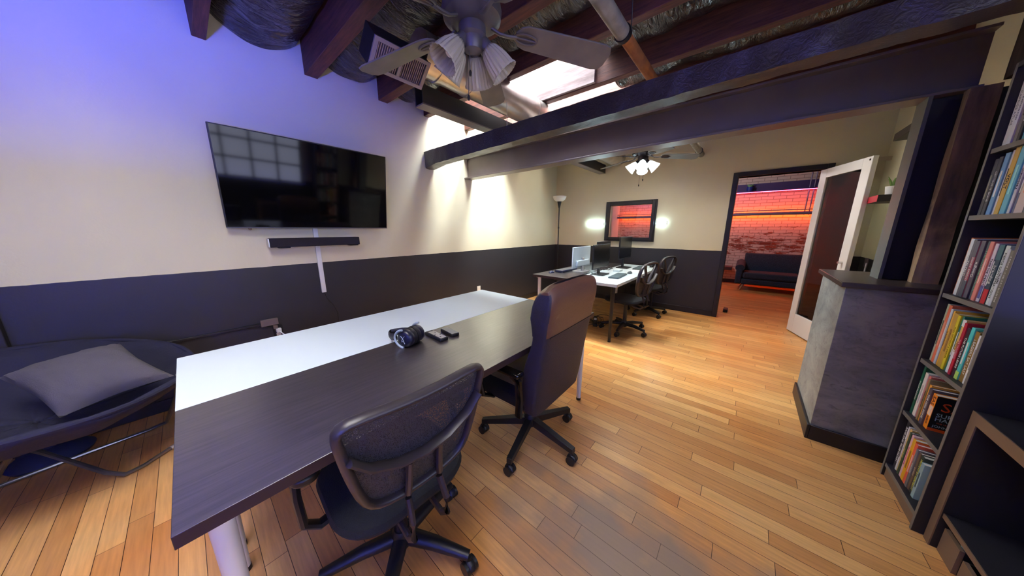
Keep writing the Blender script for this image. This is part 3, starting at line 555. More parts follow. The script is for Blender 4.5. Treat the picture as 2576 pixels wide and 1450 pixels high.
shelves = [
 ('top', SH[0], [(.030, .30, .2, (232, 232, 236), 'tall white book', 'CAPRICE ATLAS', (170, 172, 180)), (.024, .295, .19, (222, 224, 236), 'tall bluish white book', 'Telephone rules', (140, 142, 160)), (.034, .29, .19, (120, 112, 116), 'grey-brown book with dark lettering', 'Culturelo', K_),
   (.018, .27, .18, (40, 36, 42), 'thin dark book', None, W_), (.03, .27, .18, (96, 170, 184), 'teal book', None, W_), (.03, .26, .18, (190, 186, 180), 'pale grey book', None, W_), (.03, .26, .18, (60, 70, 110), 'dark blue book', None, W_), (.035, .25, .18, (200, 190, 160), 'cream book', None, W_), (.03, .25, .18, (120, 50, 50), 'maroon book', None, W_), (.04, .24, .18, (70, 90, 80), 'sage book', None, W_)]),
 ('second', SH[1], [(.024, .235, .17, (92, 92, 92), 'grey-green book', None, (180, 180, 150)), (.024, .24, .17, (74, 70, 72), 'dark grey book with white lettering', 'GETTING IT DONE', W_), (.03, .25, .18, (112, 160, 204), 'light blue book', None, W_), (.03, .255, .17, (206, 202, 208), 'pale grey book', None, K_),
   (.03, .26, .17, (212, 172, 72), 'mustard yellow book', 'VOLT', (50, 36, 60)), (.034, .26, .18, (104, 190, 216), 'cyan book', None, (170, 240, 240)), (.018, .265, .17, (226, 228, 236), 'thin white book with bold lettering', 'UNBRANDABLE', (60, 60, 90)), (.022, .26, .18, (84, 92, 128), 'slate blue book', None, W_),
   (.05, .255, .18, (226, 208, 202), 'thick pale pink book', None, (240, 160, 140)), (.03, .25, .17, (90, 96, 100), 'charcoal grey book', None, W_), (.03, .24, .17, (170, 80, 60), 'brick red book', None, W_), (.038, .24, .17, (210, 205, 190), 'ivory book', None, W_)]),
 ('third', SH[2], [(.018, .262, .24, (206, 116, 56), 'thin orange book', 'THE FAST FORTUNE METHOD', (120, 50, 30)), (.028, .258, .24, (226, 232, 236), 'plain white hardback', None, W_), (.022, .255, .19, (104, 100, 108), 'grey book with small lettering', 'ULTRA FAR', W_), (.026, .25, .18, (176, 92, 104), 'dusty red and grey book', 'ERNST SPECHT', W_),
   (.03, .252, .18, (92, 84, 94), 'thick grey-mauve book with large white lettering', 'Google', W_), (.03, .25, .18, (72, 84, 84), 'dark green-grey book', 'THE FUTURE LEADER', (140, 190, 150)), (.026, .25, .19, (224, 134, 122), 'salmon pink book', None, (240, 200, 190)), (.022, .243, .17, (216, 206, 222), 'pale lilac book', 'TAKE THE WEALTH', (50, 40, 60)),
   (.014, .24, .17, (50, 44, 84), 'thin indigo book', None, W_), (.028, .24, .17, (36, 62, 82), 'dark teal book with a red foot', 'branding', W_), (.026, .238, .17, (222, 234, 234), 'white book with black capitals', 'FIERCE CONVERSATIONS', (90, 100, 104)), (.018, .225, .17, (214, 222, 234), 'thin bluish white book', 'TALKERS', (80, 84, 92)),
   (.036, .222, .16, (122, 122, 114), 'thick grey book with dark title block', 'TRUST ME I\'M LYING', W_), (.022, .20, .15, (226, 218, 196), 'cream book with a yellow top', 'THE BUYERS GUIDE', (150, 110, 90))]),
 ('fourth', SH[3], [(.022, .29, .2, (186, 196, 172), 'tall pale green book', None, (90, 100, 90)), (.026, .288, .25, (232, 120, 84), 'tall salmon orange book', None, (240, 170, 140)), (.018, .275, .24, (196, 210, 226), 'pale blue book', None, W_), (.012, .27, .24, (232, 178, 60), 'thin golden yellow book', 'The Field of Little Crisis', (120, 80, 40)),
   (.036, .262, .22, (206, 164, 78), 'thick mustard book', None, (160, 120, 60)), (.02, .26, .2, (226, 206, 48), 'bright yellow book', 'RICH WITHOUT A DEGREE', (150, 120, 30)), (.016, .262, .24, (44, 122, 104), 'dark green book', None, W_), (.026, .25, .2, (228, 190, 110), 'white and orange book', 'FOCUS', (170, 110, 50)),
   (.02, .242, .2, (186, 34, 56), 'crimson book', 'THE TRAVELING', (240, 180, 200)), (.026, .225, .19, (54, 34, 44), 'dark maroon book with white lettering', 'THE FUTURE LEADS', W_), (.024, .235, .18, (80, 204, 200), 'bright turquoise book', None, W_), (.03, .225, .18, (142, 108, 46), 'bronze book with white capitals', 'LEADERS EAT LAST', W_),
   (.022, .215, .18, (232, 234, 240), 'white paperback', None, (150, 150, 160)), (.034, .21, .18, (98, 118, 152), 'thick grey-blue book', None, W_), (.01, .195, .12, (214, 224, 232), 'very thin pale blue booklet', None, (200, 80, 60))]),
 ('fifth', SH[4], [(.02, .262, .2, (22, 92, 66), 'tall dark green book', 'THE JUNGLE BOOK', W_), (.028, .238, .18, (230, 226, 220), 'white cloth hardback', None, (190, 190, 190)), (.02, .232, .18, (220, 116, 108), 'coral pink book', 'PERMANENT', (180, 60, 60)), (.014, .222, .18, (152, 136, 92), 'khaki book', None, (80, 70, 50)),
   (.018, .2, .18, (240, 172, 58), 'amber book', None, (200, 130, 40)), (.028, .19, .19, (88, 76, 88), 'dark grey book with white title', 'THE FEED ZONE', W_), (.034, .178, .15, (250, 150, 30), 'thick orange survival handbook facing with its black cover', 'SAS', (110, 40, 20))]),
 ('bottom', SH[5], [(.03, .285, .22, (44, 40, 46), 'black book with white lettering', 'ARMS AND FALSE DAWN', W_), (.012, .262, .23, (224, 226, 232), 'thin white book', None, (120, 100, 100)), (.02, .258, .22, (236, 200, 120), 'peach yellow book', None, (150, 130, 60)), (.016, .25, .22, (66, 84, 60), 'olive green book', 'AUTHENTIC', (190, 200, 120)),
   (.02, .246, .22, (232, 186, 192), 'pastel pink book', None, (200, 110, 120)), (.03, .238, .22, (240, 180, 40), 'deep yellow book with an orange side', None, (160, 110, 30)), (.024, .23, .21, (236, 104, 72), 'vermilion book', None, (250, 200, 180)), (.02, .215, .2, (122, 120, 124), 'mid grey book', 'CANTATE', (210, 200, 190)),
   (.02, .21, .2, (106, 84, 68), 'brown book', 'EXPORT', (190, 170, 150)), (.03, .21, .2, (52, 62, 58), 'blackish green book with yellow lettering', 'MUTINY IN GERMANY', (214, 214, 90)), (.026, .19, .15, (158, 190, 194), 'pale grey-teal book', None, (60, 80, 84))]),
]
SP_D = lambda: basis((0, 0, -1), (0, -1, 0), (-1, 0, 0))
SP_U = lambda: basis((0, 0, 1), (0, 1, 0), (-1, 0, 0))
for sname, sz, bks in shelves:
    y = BY1 - .019; prev = None
    tot = sum(b[0] for b in bks); 
    if sname in ('fifth',): sc_ = 1.0
    else: sc_ = min(1.0, .358 / tot)
    for i, (tk, ht, dp, colr, desc, title, tc_) in enumerate(bks):
        tk *= sc_; y0 = y - tk; x0 = .772 + random.uniform(-.003, .006); x1 = x0 + dp
        if x1 > 1.035: x1 = 1.035
        lab = desc + ' on the %s bookcase shelf, ' % sname + ('at the left end' if i == 0 else 'right of the ' + ' '.join(prev.split()[:4]))
        lab = ' '.join(lab.split()[:16])
        o = thing('book', lab, 'book', (x0, (y + y0) / 2, sz), 0, 'books on the %s shelf' % sname)
        h2 = tk / 2 - .0004; t_ = .0018 if dp < .19 else .003
        cv = MB(); cv.box(0, dp if x0 + dp <= 1.035 else x1 - x0, -h2, -h2 + t_, 0, ht); cv.box(0, x1 - x0, h2 - t_, h2, 0, ht); cv.box(0, t_, -h2 + t_, h2 - t_, 0, ht)
        cv.build('cover', bm_(colr), o, bevel=.0008)
        MB().box(t_, x1 - x0 - .004, -h2 + t_, h2 - t_, .003, ht - .003).build('pages', PAGES, o)
        if title and sname != 'fifth' or (title and title != 'SAS'):
            dn = title not in ('Google', 'ULTRA FAR')
            mt = Matrix.Translation((-.0008, 0, ht * .5)) @ (SP_D() if dn else SP_U())
            sz_ = min(tk * .62, .02); lettering('title_lettering', title, sz_ * (1.25 if title in ('Google', 'VOLT', 'branding') else 1), txtm(tc_), o, mt, ht * .82)
        elif title != 'SAS':
            MB().box(-.0008, 0, -h2 * .35, h2 * .35, ht * .3, ht * .72).build('spine_band', txtm(tc_), o)
        if 'red foot' in desc: MB().box(-.0012, 0, -h2, h2, 0, .06).build('red_band', bm_((200, 44, 50)), o); MB().box(-.0012, 0, -h2, h2, ht - .06, ht).build('teal_band', bm_((60, 110, 120)), o)
        if 'dusty red' in desc: MB().box(-.001, 0, -h2, h2, 0, .075).build('grey_band', bm_((84, 88, 100)), o); MB().box(-.001, 0, -h2, h2, ht - .07, ht).build('grey_band', bm_((100, 96, 108)), o)
        if 'yellow top' in desc: MB().box(-.001, 0, -h2, h2, ht - .02, ht).build('yellow_band', bm_((236, 206, 40)), o)
        if 'white and orange' in desc: MB().box(-.001, 0, -h2, h2, 0, .11).build('white_band', bm_((230, 232, 236)), o); MB().box(-.001, 0, -h2, h2, ht - .03, ht).build('white_band', bm_((230, 232, 236)), o)
        if 'pale lilac' in desc: MB().box(-.001, 0, -h2 * .7, h2 * .7, .015, .07).build('blue_band', bm_((90, 100, 170)), o)
        if desc.startswith('bright turquoise'): MB().box(-.001, 0, -h2, h2, 0, .035).build('lime_band', bm_((180, 220, 110)), o)
        if 'orange side' in desc: MB().box(.0, x1 - x0, -h2 - .0006, -h2, 0, ht).build('side_panel', bm_((238, 130, 40)), o)
        if title == 'SAS':
            MB().box(.001, x1 - x0, -h2 - .0008, -h2, .004, ht - .002).build('front_cover', bm_((20, 20, 24)), o)
            MB().box(.001, x1 - x0, -h2 - .0012, -h2 - .0008, .0, .014).build('cover_band', bm_((226, 90, 30)), o)
            cm = lambda px, pz: Matrix.Translation((px, -h2 - .0014, pz)) @ basis((1, 0, 0), (0, 0, 1), (0, -1, 0))
            lettering('cover_lettering', 'SAS', .062, bm_((214, 78, 34)), o, cm(.018, .125), None, align='LEFT')
            lettering('cover_lettering', 'SURVIVAL', .026, txtm((170, 196, 214)), o, cm(.012, .083), None, align='LEFT')
            lettering('cover_lettering', 'HANDBOOK', .026, txtm((170, 196, 214)), o, cm(.012, .062), None, align='LEFT')
            lettering('cover_lettering', 'THE ULTIMATE', .009, txtm((190, 70, 40)), o, cm(.02, .043), None, align='LEFT')
            lettering('cover_lettering', 'JOHN \'L', .016, txtm((170, 196, 214)), o, cm(.012, .026), None, align='LEFT')
            mt = lambda zz: Matrix.Translation((-.0008, 0, zz)) @ SP_D()
            lettering('title_lettering', 'SAS', .03, txtm((90, 36, 20)), o, mt(.145), None)
            MB().box(-.0006, 0, -h2, h2, .068, .118).build('spine_band', bm_((255, 206, 160)), o)
            lettering('title_lettering', 'SURVIVAL', .017, txtm(W_), o, Matrix.Translation((-.0012, 0, .093)) @ SP_D(), .048)
            lettering('title_lettering', 'HANDBOOK', .017, txtm((120, 60, 20)), o, mt(.045), .042)
        prev = desc; y = y0 - .0006
rb = MB().tube([(.80, 2.30, .366), (.83, 2.26, .372), (.86, 2.22, .385), (.90, 2.16, .388)], .006, .0008, n=6)
tag(rb.build('bookmark_ribbon', mat('olive_ribbon', rgb(120, 134, 70), .7)), 'olive ribbon trailing across the tops of the bottom shelf books', 'ribbon')

# low open shelf unit
ks = thing('low_shelf_unit', 'low dark open shelf unit at the right edge with warm-lit brown front edges', 'shelf unit', (.92, 1.45, 0))
LX0, LX1, LY0, LY1, LH = .78, 1.05, 1.0, 1.935, .64
def panel(nm, x0, x1, y0, y1, z0, z1):
    p = B(x0, x1, y0, y1, z0, z1).build(nm, M['shelf'], ks, world=True); return p
panel('top_board', LX0 + .004, LX1, LY0, LY1, LH - .045, LH); panel('side_panel', LX0 + .004, LX1, LY1 - .042, LY1, 0, LH - .045); panel('side_panel', LX0 + .004, LX1, LY0, LY0 + .042, 0, LH - .045)
panel('shelf', LX0 + .012, LX1, LY0 + .042, LY1 - .042, .155, .175); panel('back_panel', LX1 - .008, LX1, LY0 + .042, LY1 - .042, .175, LH - .045)
fe = MB(); fe.box(LX0, LX0 + .004, LY0, LY1, LH - .045, LH); fe.box(LX0, LX0 + .004, LY1 - .042, LY1, 0, LH - .045); fe.box(LX0, LX0 + .004, LY0, LY0 + .042, 0, LH - .045); fe.box(LX0 + .008, LX0 + .012, LY0 + .042, LY1 - .042, .155, .175)
fe.build('lit_front_edge', M['brownbox'], ks, world=True)  # warm light on the front edges is put into this brown
def bin_(y0, y1, z1, lab):
    b = thing('storage_bin', lab, 'storage box', (.88, (y0 + y1) / 2, 0))
    B(.80, .812, y0, y1, 0.001, z1).build('front_panel', M['brownbox'], b, world=True); m2 = MB(); m2.box(.812, 1.0, y0, y0 + .008, 0.001, z1); m2.box(.812, 1.0, y1 - .008, y1, 0.001, z1); m2.box(.992, 1.0, y0 + .008, y1 - .008, 0.001, z1); m2.box(.812, .992, y0 + .008, y1 - .008, .001, .01)
    m2.build('bin_body', M['black'], b, world=True)
bin_(1.775, 1.885, .115, 'brown-fronted storage box under the low shelf, nearest the bookcase'); bin_(1.60, 1.745, .10, 'brown-fronted storage box under the low shelf, further from the bookcase')
tag(MB().disc([(.018, .1), (.03, .115), (.032, .135), (.02, .15)], 16, Matrix.Translation((.84, 1.80, .003))).build('folded_cloth', M['teal']), 'pale teal rolled cloth lying on the brown-fronted box in the low shelf', 'cloth')

# ------------------------------------------------------------------ tables
def table(name, label, x0, x1, y0, y1, top, edge, legm, legs, H=.734, group=None):
    t = thing(name, label, 'table', ((x0 + x1) / 2, (y0 + y1) / 2, 0), 0, group)
    m = MB(); m.box(x0, x1, y0, y1, H - .034, H); m.mi = [1, 0, 1, 1, 1, 1]
    m.build('tabletop', [top, edge], t, world=True, bevel=.0015)
    for (x, y) in legs:
        l = MB().cyl((x, y, .0), (x, y, H - .04), .017, .024).build('leg', legm, t, world=True)
        MB().cyl((x, y, H - .042), (x, y, H - .0345), .045).build('leg_plate', legm, l, world=False) if False else None
        q = MB().cyl((x, y, H - .044), (x, y, H - .0345), .045); q.build('leg_plate', legm, t, world=True)
        MB().cyl((x, y, 0), (x, y, .02), .0185).build('foot_pad', M['blackp'], l, world=True)
    return t
TY0, TY1 = -.115, 1.925
table('meeting_table', 'long white tabletop table standing nearest the television wall', -2.045, -1.432, TY0, TY1, M['white'], M['white'], M['whiteleg'], [(-1.98, -.05), (-1.37 - .13, -.05), (-1.98, 1.86), (-1.5, 1.86)])
table('meeting_table', 'long black-brown table pushed against the white one, two chairs at it', -1.430, -.815, TY0, TY1, M['blackbrown'], M['darkedge'], M['whiteleg'], [(-.875, -.05), (-1.37, -.05), (-.875, 1.865), (-1.37, 1.865)])
table('desk', 'black-topped far desk along the left side of the workstation island', -2.24, -1.652, 3.09, 5.1, M['blackbrown'], M['darkedge'], M['whiteleg'], [(-2.17, 3.16), (-1.73, 3.16), (-2.17, 5.03), (-1.73, 5.03)])
table('desk', 'white-topped far desk on the right with two mesh chairs', -1.650, -1.06, 3.09, 5.1, M['white'], M['white'], M['blackp'], [(-1.13, 3.17), (-1.58, 3.17), (-1.13, 5.03), (-1.58, 5.03)])

# ------------------------------------------------------------------ chairs
def caster(p, parent, m=None, r=.027):
    x, y = p; m = m or M['blackp']
    c = MB()
    for s in (-1, 1): c.cyl((x + s * .006, y, r), (x + s * .026, y, r), r, n=18)
    c.cyl((x, y, r + .004), (x, y, .075), .009)
    c.tube([(x, y - .028, .034), (x, y - .02, .05), (x, y, .058), (x, y + .02, .05), (x, y + .026, .036)], .014, .005, n=8)
    return c.build('caster', m, parent)
def star_base(t, R, rot, h0, h1, m, flat=False):
    for k in range(5):
        a = radians(rot + 72 * k); ca, sa = cos(a), sin(a)
        if flat: 
            l = MB(); mt = Matrix.Rotation(a, 4, 'Z'); vs = [(.03, -.022, h0 - .05), (R + .01, -.016, .072), (R + .01, .016, .072), (.03, .022, h0 - .05), (.03, -.022, h0), (R + .01, -.016, .105), (R + .01, .016, .105), (.03, .022, h0)]
            l.add([mt @ Vector(v) for v in vs], [(0, 3, 2, 1), (4, 5, 6, 7), (0, 1, 5, 4), (1, 2, 6, 5), (2, 3, 7, 6), (3, 0, 4, 7)])
            lo = l.build('base_leg', m, t, bevel=.002)
        else:
            lo = MB().tube([(.02 * ca, .02 * sa, h0 - .02), (R * .5 * ca, R * .5 * sa, (h0 + .09) / 2 - .005), (R * ca, R * sa, .08)], [.032, .027, .019], [.026, .022, .016], n=12).build('base_leg', m, t)
        caster((R * ca, R * sa), lo)
    MB().disc([(.035, h0 - .06), (.042, h0 - .04), (.042, h0), (.03, h0 + .02)], 20).build('base_hub', m, t)
    MB().cyl((0, 0, h0), (0, 0, h1), .025, .022).build('gas_column', m, t)
def slab(w, d, z0, z1, r=.09, n=8, mtx=None, crown=.015):
    """soft cushion: rounded rectangle with crowned top"""
    mb = MB(); P = rrect(w, d, r, n); N = len(P)
    rings = [(.86, z0), (.97, z0 + (z1 - z0) * .15), (1, z0 + (z1 - z0) * .5), (.97, z1 - (z1 - z0) * .15), (.88, z1), (.6, z1 + crown * .7), (.3, z1 + crown)]
    vs = [Vector((x * s, y * s, z)) for s, z in rings for x, y in P]
    vs += [Vector((0, 0, z0)), Vector((0, 0, z1 + crown))]
    fs = [(k * N + i, k * N + (i + 1) % N, (k + 1) * N + (i + 1) % N, (k + 1) * N + i) for k in range(len(rings) - 1) for i in range(N)]
    fs += [(len(vs) - 2, (i + 1) % N, i) for i in range(N)] + [(len(vs) - 1, (len(rings) - 1) * N + i, (len(rings) - 1) * N + (i + 1) % N) for i in range(N)]
    if mtx: vs = [mtx @ v for v in vs]
    return mb.add(vs, fs)
def task_chair(label, loc, rz, group=None, arms=True, baserot=20, style=0, hub=.13):
    t = thing('mesh_office_chair', label, 'chair', loc, rz, group)
    star_base(t, .29, baserot, hub, .40, M['blackp'])
    MB().box(-.09, .09, -.12, .1, .385, .42).build('tilt_mechanism', M['blackp'], t, bevel=.008)
    slab(.47, .45, .415, .465, .14, mtx=Matrix.Translation((0, .02, 0))).build('seat', M['seat'], t)
    # back frame: y is depth (behind = negative); leans back to the top
    def bp(x, z): return Vector((x, -.205 - (z - .5) * .16 + .20 * x * x - .006, z))
    if style == 0: out = [(-.14, .565), (-.172, .60), (-.192, .68), (-.208, .76), (-.218, .83), (-.226, .875), (-.205, .895), (-.11, .885), (0, .88), (.11, .885), (.205, .895), (.226, .875), (.218, .83), (.208, .76), (.192, .68), (.172, .60), (.14, .565), (.07, .548), (0, .545), (-.07, .548)]
    else: out = [(-.14, .535), (-.19, .58), (-.22, .68), (-.232, .78), (-.225, .87), (-.19, .925), (-.1, .945), (0, .95), (.1, .945), (.19, .925), (.225, .87), (.232, .78), (.22, .68), (.19, .58), (.14, .535), (0, .525)]
    MB().tube([bp(*p) for p in out], .014, .022, n=10, closed=True, up=(0, 1, 0)).build('back_frame', M['frame'], t, sub=1)
    mesh_out = out
    if style == 1:
        mesh_out = [p for p in out if p[1] < .74] + []
        mesh_out = sorted([p for p in mesh_out if p[0] > 0], key=lambda p: -p[1]) + [(0, .525)] + sorted([p for p in mesh_out if p[0] < 0], key=lambda p: p[1]) + [(-.215, .735), (-.1, .70), (0, .685), (.1, .70), (.215, .735)]
        for s in (-1, 1): MB().tube([bp(s * .03, .70), bp(s * .06, .78), bp(s * .12, .87), bp(s * .16, .93)], .008, .018, n=8, up=(0, 1, 0)).build('back_brace', M['frame'], t)
    cen = (0, .72) if style == 0 else (0, .62)
    vs = [bp(cen[0], cen[1])] + [bp(*p) for p in mesh_out]; n = len(mesh_out)
    mid = [bp(p[0] * .5, cen[1] + (p[1] - cen[1]) * .5) for p in mesh_out]
    mb = MB(); mb.add([vs[0]] + mid + vs[1:], [(0, 1 + i, 1 + (i + 1) % n) for i in range(n)] + [(1 + i, 1 + n + i, 1 + n + (i + 1) % n, 1 + (i + 1) % n) for i in range(n)])
    mb.build('back_mesh', M['meshf'], t)
    o_ = Vector((0, -.018, 0))
    MB().tube([bp(x, z) + o_ for x, z in ((-.205, .79), (-.16, .735), (-.08, .695), (0, .683), (.08, .695), (.16, .735), (.205, .79))], .009, .022, n=10, up=(0, 1, 0)).build('lumbar_bar', M['frame'], t)
    for s in (-1, 1):
        MB().tube([bp(s * .05, .675) + o_, bp(s * .052, .6) + o_, bp(s * .055, .55) + o_], .011, .012, n=8, up=(0, 1, 0)).build('back_strut', M['frame'], t)
        MB().tube([bp(s * .055, .53) + o_, Vector((s * .06, -.262, .46)), Vector((s * .06, -.262, .40)), Vector((s * .06, -.225, .365)), Vector((s * .06, -.16, .37)), Vector((s * .06, -.08, .392))], .010, .014, n=8).build('back_support', M['frame'], t)
        if arms:
            a = MB().tube([(s * .16, .02, .40), (s * .25, .02, .385), (s * .29, .02, .42), (s * .295, .03, .52), (s * .29, .05, .60), (s * .275, .06, .625)], .013, .02, n=8, up=(0, 1, 0)).build('armrest_support', M['blackp'], t)
            MB().prism(rrect(.075, .24, .034, 5), .622, .65, Matrix.Translation((s * .27, .05, 0))).build('armrest_pad', M['blackp'], t, bevel=.008)
    return t
task_chair('black mesh office chair in the foreground tucked under the black-brown table', (-.93, .392, 0), radians(87), baserot=14)
task_chair('dark mesh task chair at the near end of the white far desk', (-1.13, 3.69, 0), radians(80), 'mesh chairs at the far desks', arms=False, baserot=48, style=1, hub=.12)
task_chair('dark mesh task chair nearest the back wall at the white far desk', (-1.12, 4.72, 0), radians(76), 'mesh chairs at the far desks', arms=False, baserot=30, style=1, hub=.12)
# executive chair
ec = thing('executive_chair', 'tall dark leather executive chair at the far end of the black-brown table', 'chair', (-.93, 1.285, 0), radians(91))
star_base(ec, .315, 50, .155, .36, M['blackp'], flat=True)
MB().box(-.12, .12, -.13, .12, .335, .38).build('tilt_mechanism', M['blackp'], ec, bevel=.006)
slab(.52, .5, .38, .47, .09, mtx=Matrix.Translation((0, .06, 0))).build('seat_cushion', M['seat'], ec)
slab(.40, .36, .474, .486, .07, mtx=Matrix.Translation((0, .08, 0)), crown=.008).build('seat_panel', M['tan'], ec)
def interp(tb, z):
    for (a, p), (b, q) in zip(tb, tb[1:]):
        if z <= b: 
            k = max(0, (z - a) / (b - a)); k = k * k * (3 - 2 * k); return p + (q - p) * k
    return tb[-1][1]
def eb(z): # width, rear y, thickness of the back at height z
    t = (z - .38) / (1.10 - .38)
    w = interp([(.37, .49), (.48, .53), (1.0, .535), (1.1, .52)], z); yr = -.205 - .10 * t
    th = interp([(.37, .09), (.5, .12), (.62, .125), (.82, .092), (.96, .125), (1.1, .125)], z)
    if z > 1.0: 
        q = sqrt(max(.03, 1 - ((z - 1.0) / .102) ** 2)); yr += (1 - q) * th * .35; th *= q
    return w, yr, th
def back_fn(z0, z1, off, nz=16, nn=48):
    rings = []
    for k in range(nz):
        z = z0 + (z1 - z0) * k / (nz - 1); w, yr, th = eb(z); w += off * 2; th += off * 2; yr -= off
        ring = []
        for i in range(nn):
            t = 2 * pi * i / nn; c_, s_ = cos(t), sin(t); e = .32
            x = (abs(c_) ** e) * (1 if c_ > 0 else -1) * w / 2; y = yr + th / 2 + (abs(s_) ** e) * (1 if s_ > 0 else -1) * th / 2
            zz = z - (.035 * (2 * x / w) ** 4 if z > .95 else 0) * 1.0
            ring.append(Vector((x, y, zz)))
        rings.append(ring)
    mb = MB(); vs = [v for r in rings for v in r]; fs = [(k * nn + i, k * nn + (i + 1) % nn, (k + 1) * nn + (i + 1) % nn, (k + 1) * nn + i) for k in range(nz - 1) for i in range(nn)]
    fs += [tuple(range(nn - 1, -1, -1)), tuple(range((nz - 1) * nn, nz * nn))]
    return mb.add(vs, fs)
back_fn(.38, 1.10, 0, 26).build('backrest', M['navyleather'], ec)
hd = back_fn(.84, 1.102, .003, 20).build('headrest_panel', [M['leather'], M['navyleather']], ec)
for p in hd.data.polygons:
    if abs(p.normal.x) > .5 and p.center.z < 1.06: p.material_index = 1
MB().tube([(x, eb(.84)[1] - .004, .84) for x in [(-.24 + .048 * i) for i in range(11)]], .003, n=6).build('stitched_seam', M['black'], ec)
for s in (-1, 1):
    MB().tube([(s * .31, -.14, .40), (s * .315, -.15, .5), (s * .315, -.14, .60), (s * .315, -.10, .625)], .014, .024, n=8, up=(0, 1, 0)).build('armrest_upright', M['blackg'], ec)
    MB().box(s * .315 - .03, s * .315 + .03, -.16, .15, .625, .65).build('armrest', M['blackg'], ec, bevel=.01, segs=3)
    MB().tube([(s * .315, .13, .63), (s * .315, .14, .5), (s * .3, .13, .41), (s * .24, .1, .385)], .014, .02, n=8, up=(0, 1, 0)).build('armrest_front', M['blackg'], ec)

# ------------------------------------------------------------------ lounge chair with pillow
lc = thing('saucer_chair', 'oval navy padded saucer lounge chair on bent metal legs beside the wall', 'lounge chair', (-2.66, -.62, 0))
T = Matrix.Translation((0, 0, .585)) @ Matrix.Rotation(radians(34), 4, 'Z') @ Matrix.Rotation(radians(13), 4, 'Y') @ Matrix.Rotation(radians(-34), 4, 'Z')
def dish(u, v):
    a = 2 * pi * u; r = .02 + .52 * v
    z = -.24 * (1 - v ** 3) + .012 * sin(9 * a) * v * v + .012 * noise.noise(Vector((cos(a) * 3, sin(a) * 3, v * 3)))
    return T @ Vector((r * cos(a) * .86, r * sin(a) * 1.0, z))
MB().grid(dish, 64, 14, closed_u=True).build('padded_dish', M['papasan'], lc, thick=.03)
ring = [T @ Vector((.54 * cos(a) * .86, .54 * sin(a), .0)) for a in [2 * pi * i / 48 for i in range(48)]]
MB().tube(ring, .013, n=8, closed=True).build('piped_rim', M['papasan'], lc)
def P_(*pts): return [Vector(p) for p in pts]
MB().tube(P_((.30, .0, .42), (.12, -.1, .26), (-.10, -.22, .06), (-.17, -.26, .02), (-.20, -.22, .012), (-.24, .0, .012), (-.28, .26, .012), (-.27, .34, .03), (-.1, .42, .26), (.05, .46, .46)), .011, n=8).build('leg_loop', M['metal'], lc)
MB().tube(P_((-.36, -.45, .5), (-.18, -.24, .36), (0, -.03, .2), (.15, .14, .045), (.195, .20, .016), (.17, .26, .012), (.05, .40, .012), (-.06, .5, .03), (-.16, .47, .24), (-.26, .40, .5)), .011, n=8).build('leg_loop', M['metal'], lc)
MB().tube(P_((.16, -.36, .36), (-.02, -.3, .2), (-.3, -.1, .3)), .009, n=8).build('cross_brace', M['rust'], lc)
MB().cyl((.055, .395, .012), (.09, .357, .012), .013).build('leg_sleeve', M['silver'], lc)
# pillow
def pil(u, v):
    x = 2 * u - 1; y = 2 * v - 1
    e = (1 - x * x) * (1 - y * y); pinch = 1 - .10 * (1 - abs(x) ** 1.5) * abs(y) ** 4 - .10 * (1 - abs(y) ** 1.5) * abs(x) ** 4
    return x * pinch, y * pinch, max(0, e) ** .42
pm = MB()
A_, B_, C_, D_ = Vector((-2.77, -.72, .61)), Vector((-2.77, -.34, .70)), Vector((-2.45, -.17, .50)), Vector((-2.42, -.52, .47))
U_ = ((B_ - A_) + (C_ - D_)) / 4; V_ = ((D_ - A_) + (C_ - B_)) / 4; N_ = V_.cross(U_).normalized() * -1
if N_.z < 0: N_ = -N_
PT = basis(V_ / .19, U_ / .19, N_, (A_ + B_ + C_ + D_) / 4)
def top_(u, v):
    a, b, h = pil(u, v); w = .008 * noise.noise(Vector((a * 4, b * 7, 0))); return PT @ Vector((a * .19, b * .19, h * .10 + w * (h > .2)))
def bot_(u, v):
    a, b, h = pil(u, v); return PT @ Vector((a * .19, b * .19, -h * .06))
pm.grid(top_, 28, 28); pm.grid(bot_, 28, 28)
tag(pm.build('throw_pillow', M['pillow']), 'plump grey throw pillow lying in the saucer chair', 'pillow')
fb = thing('pedestal_fan_base', 'dark round floor base with a short stem under the saucer chair', 'floor base', (-3.03, -.72, 0))
MB().disc([(.14, 0.001), (.15, .02), (.12, .045), (.06, .065), (.03, .07)], 36).build('base_disc', M['bluegrey'], fb)
MB().cyl((0, 0, .07), (0, 0, .16), .02).build('stem', M['bluegrey'], fb)

# ------------------------------------------------------------------ television wall
tv = thing('television', 'large black flat television tilted down on the left wall', 'television', (-3.14, .868, 1.36))
tilt = math.atan2(.115, .73); TT = Matrix.Rotation(tilt, 4, 'Y')
MB().box(-.018, .012, -.637, .637, 0, .742, TT).build('bezel', M['black'], tv, bevel=.003)
MB().box(.012, .0135, -.628, .628, .012, .734, TT).build('screen', M['screen'], tv)
MB().box(.0125, .014, -.637, .637, 0, .008, TT).build('bottom_trim', mat('grey_trim', rgb(110, 110, 120), .3, metal=.6), tv)
MB().box(-.055, -.01, -.2, .2, .2, .55).build('wall_bracket', M['black'], tv)
MB().cyl((-.005, -.5, -.004), (.005, -.5, -.008), .012, n=10).build('sensor_nub', M['brownbox'], tv)
sb = thing('soundbar', 'slim black soundbar mounted on the wall under the television', 'soundbar', (-3.15, .83, 1.195))
MB().box(-.035, .045, -.362, .362, 0, .078).build('speaker_body', mat('black_speaker_cloth', rgb(30, 26, 32), .85, bump=.3, bscale=400), sb, bevel=.006)
MB().box(-.035, .046, -.37, -.362, .002, .076).build('end_cap', M['silver'], sb, bevel=.002)
for y in (-.3, .27): MB().box(-.05, .03, y, y + .08, -.01, 0).build('mounting_foot', M['black'], sb, bevel=.003)
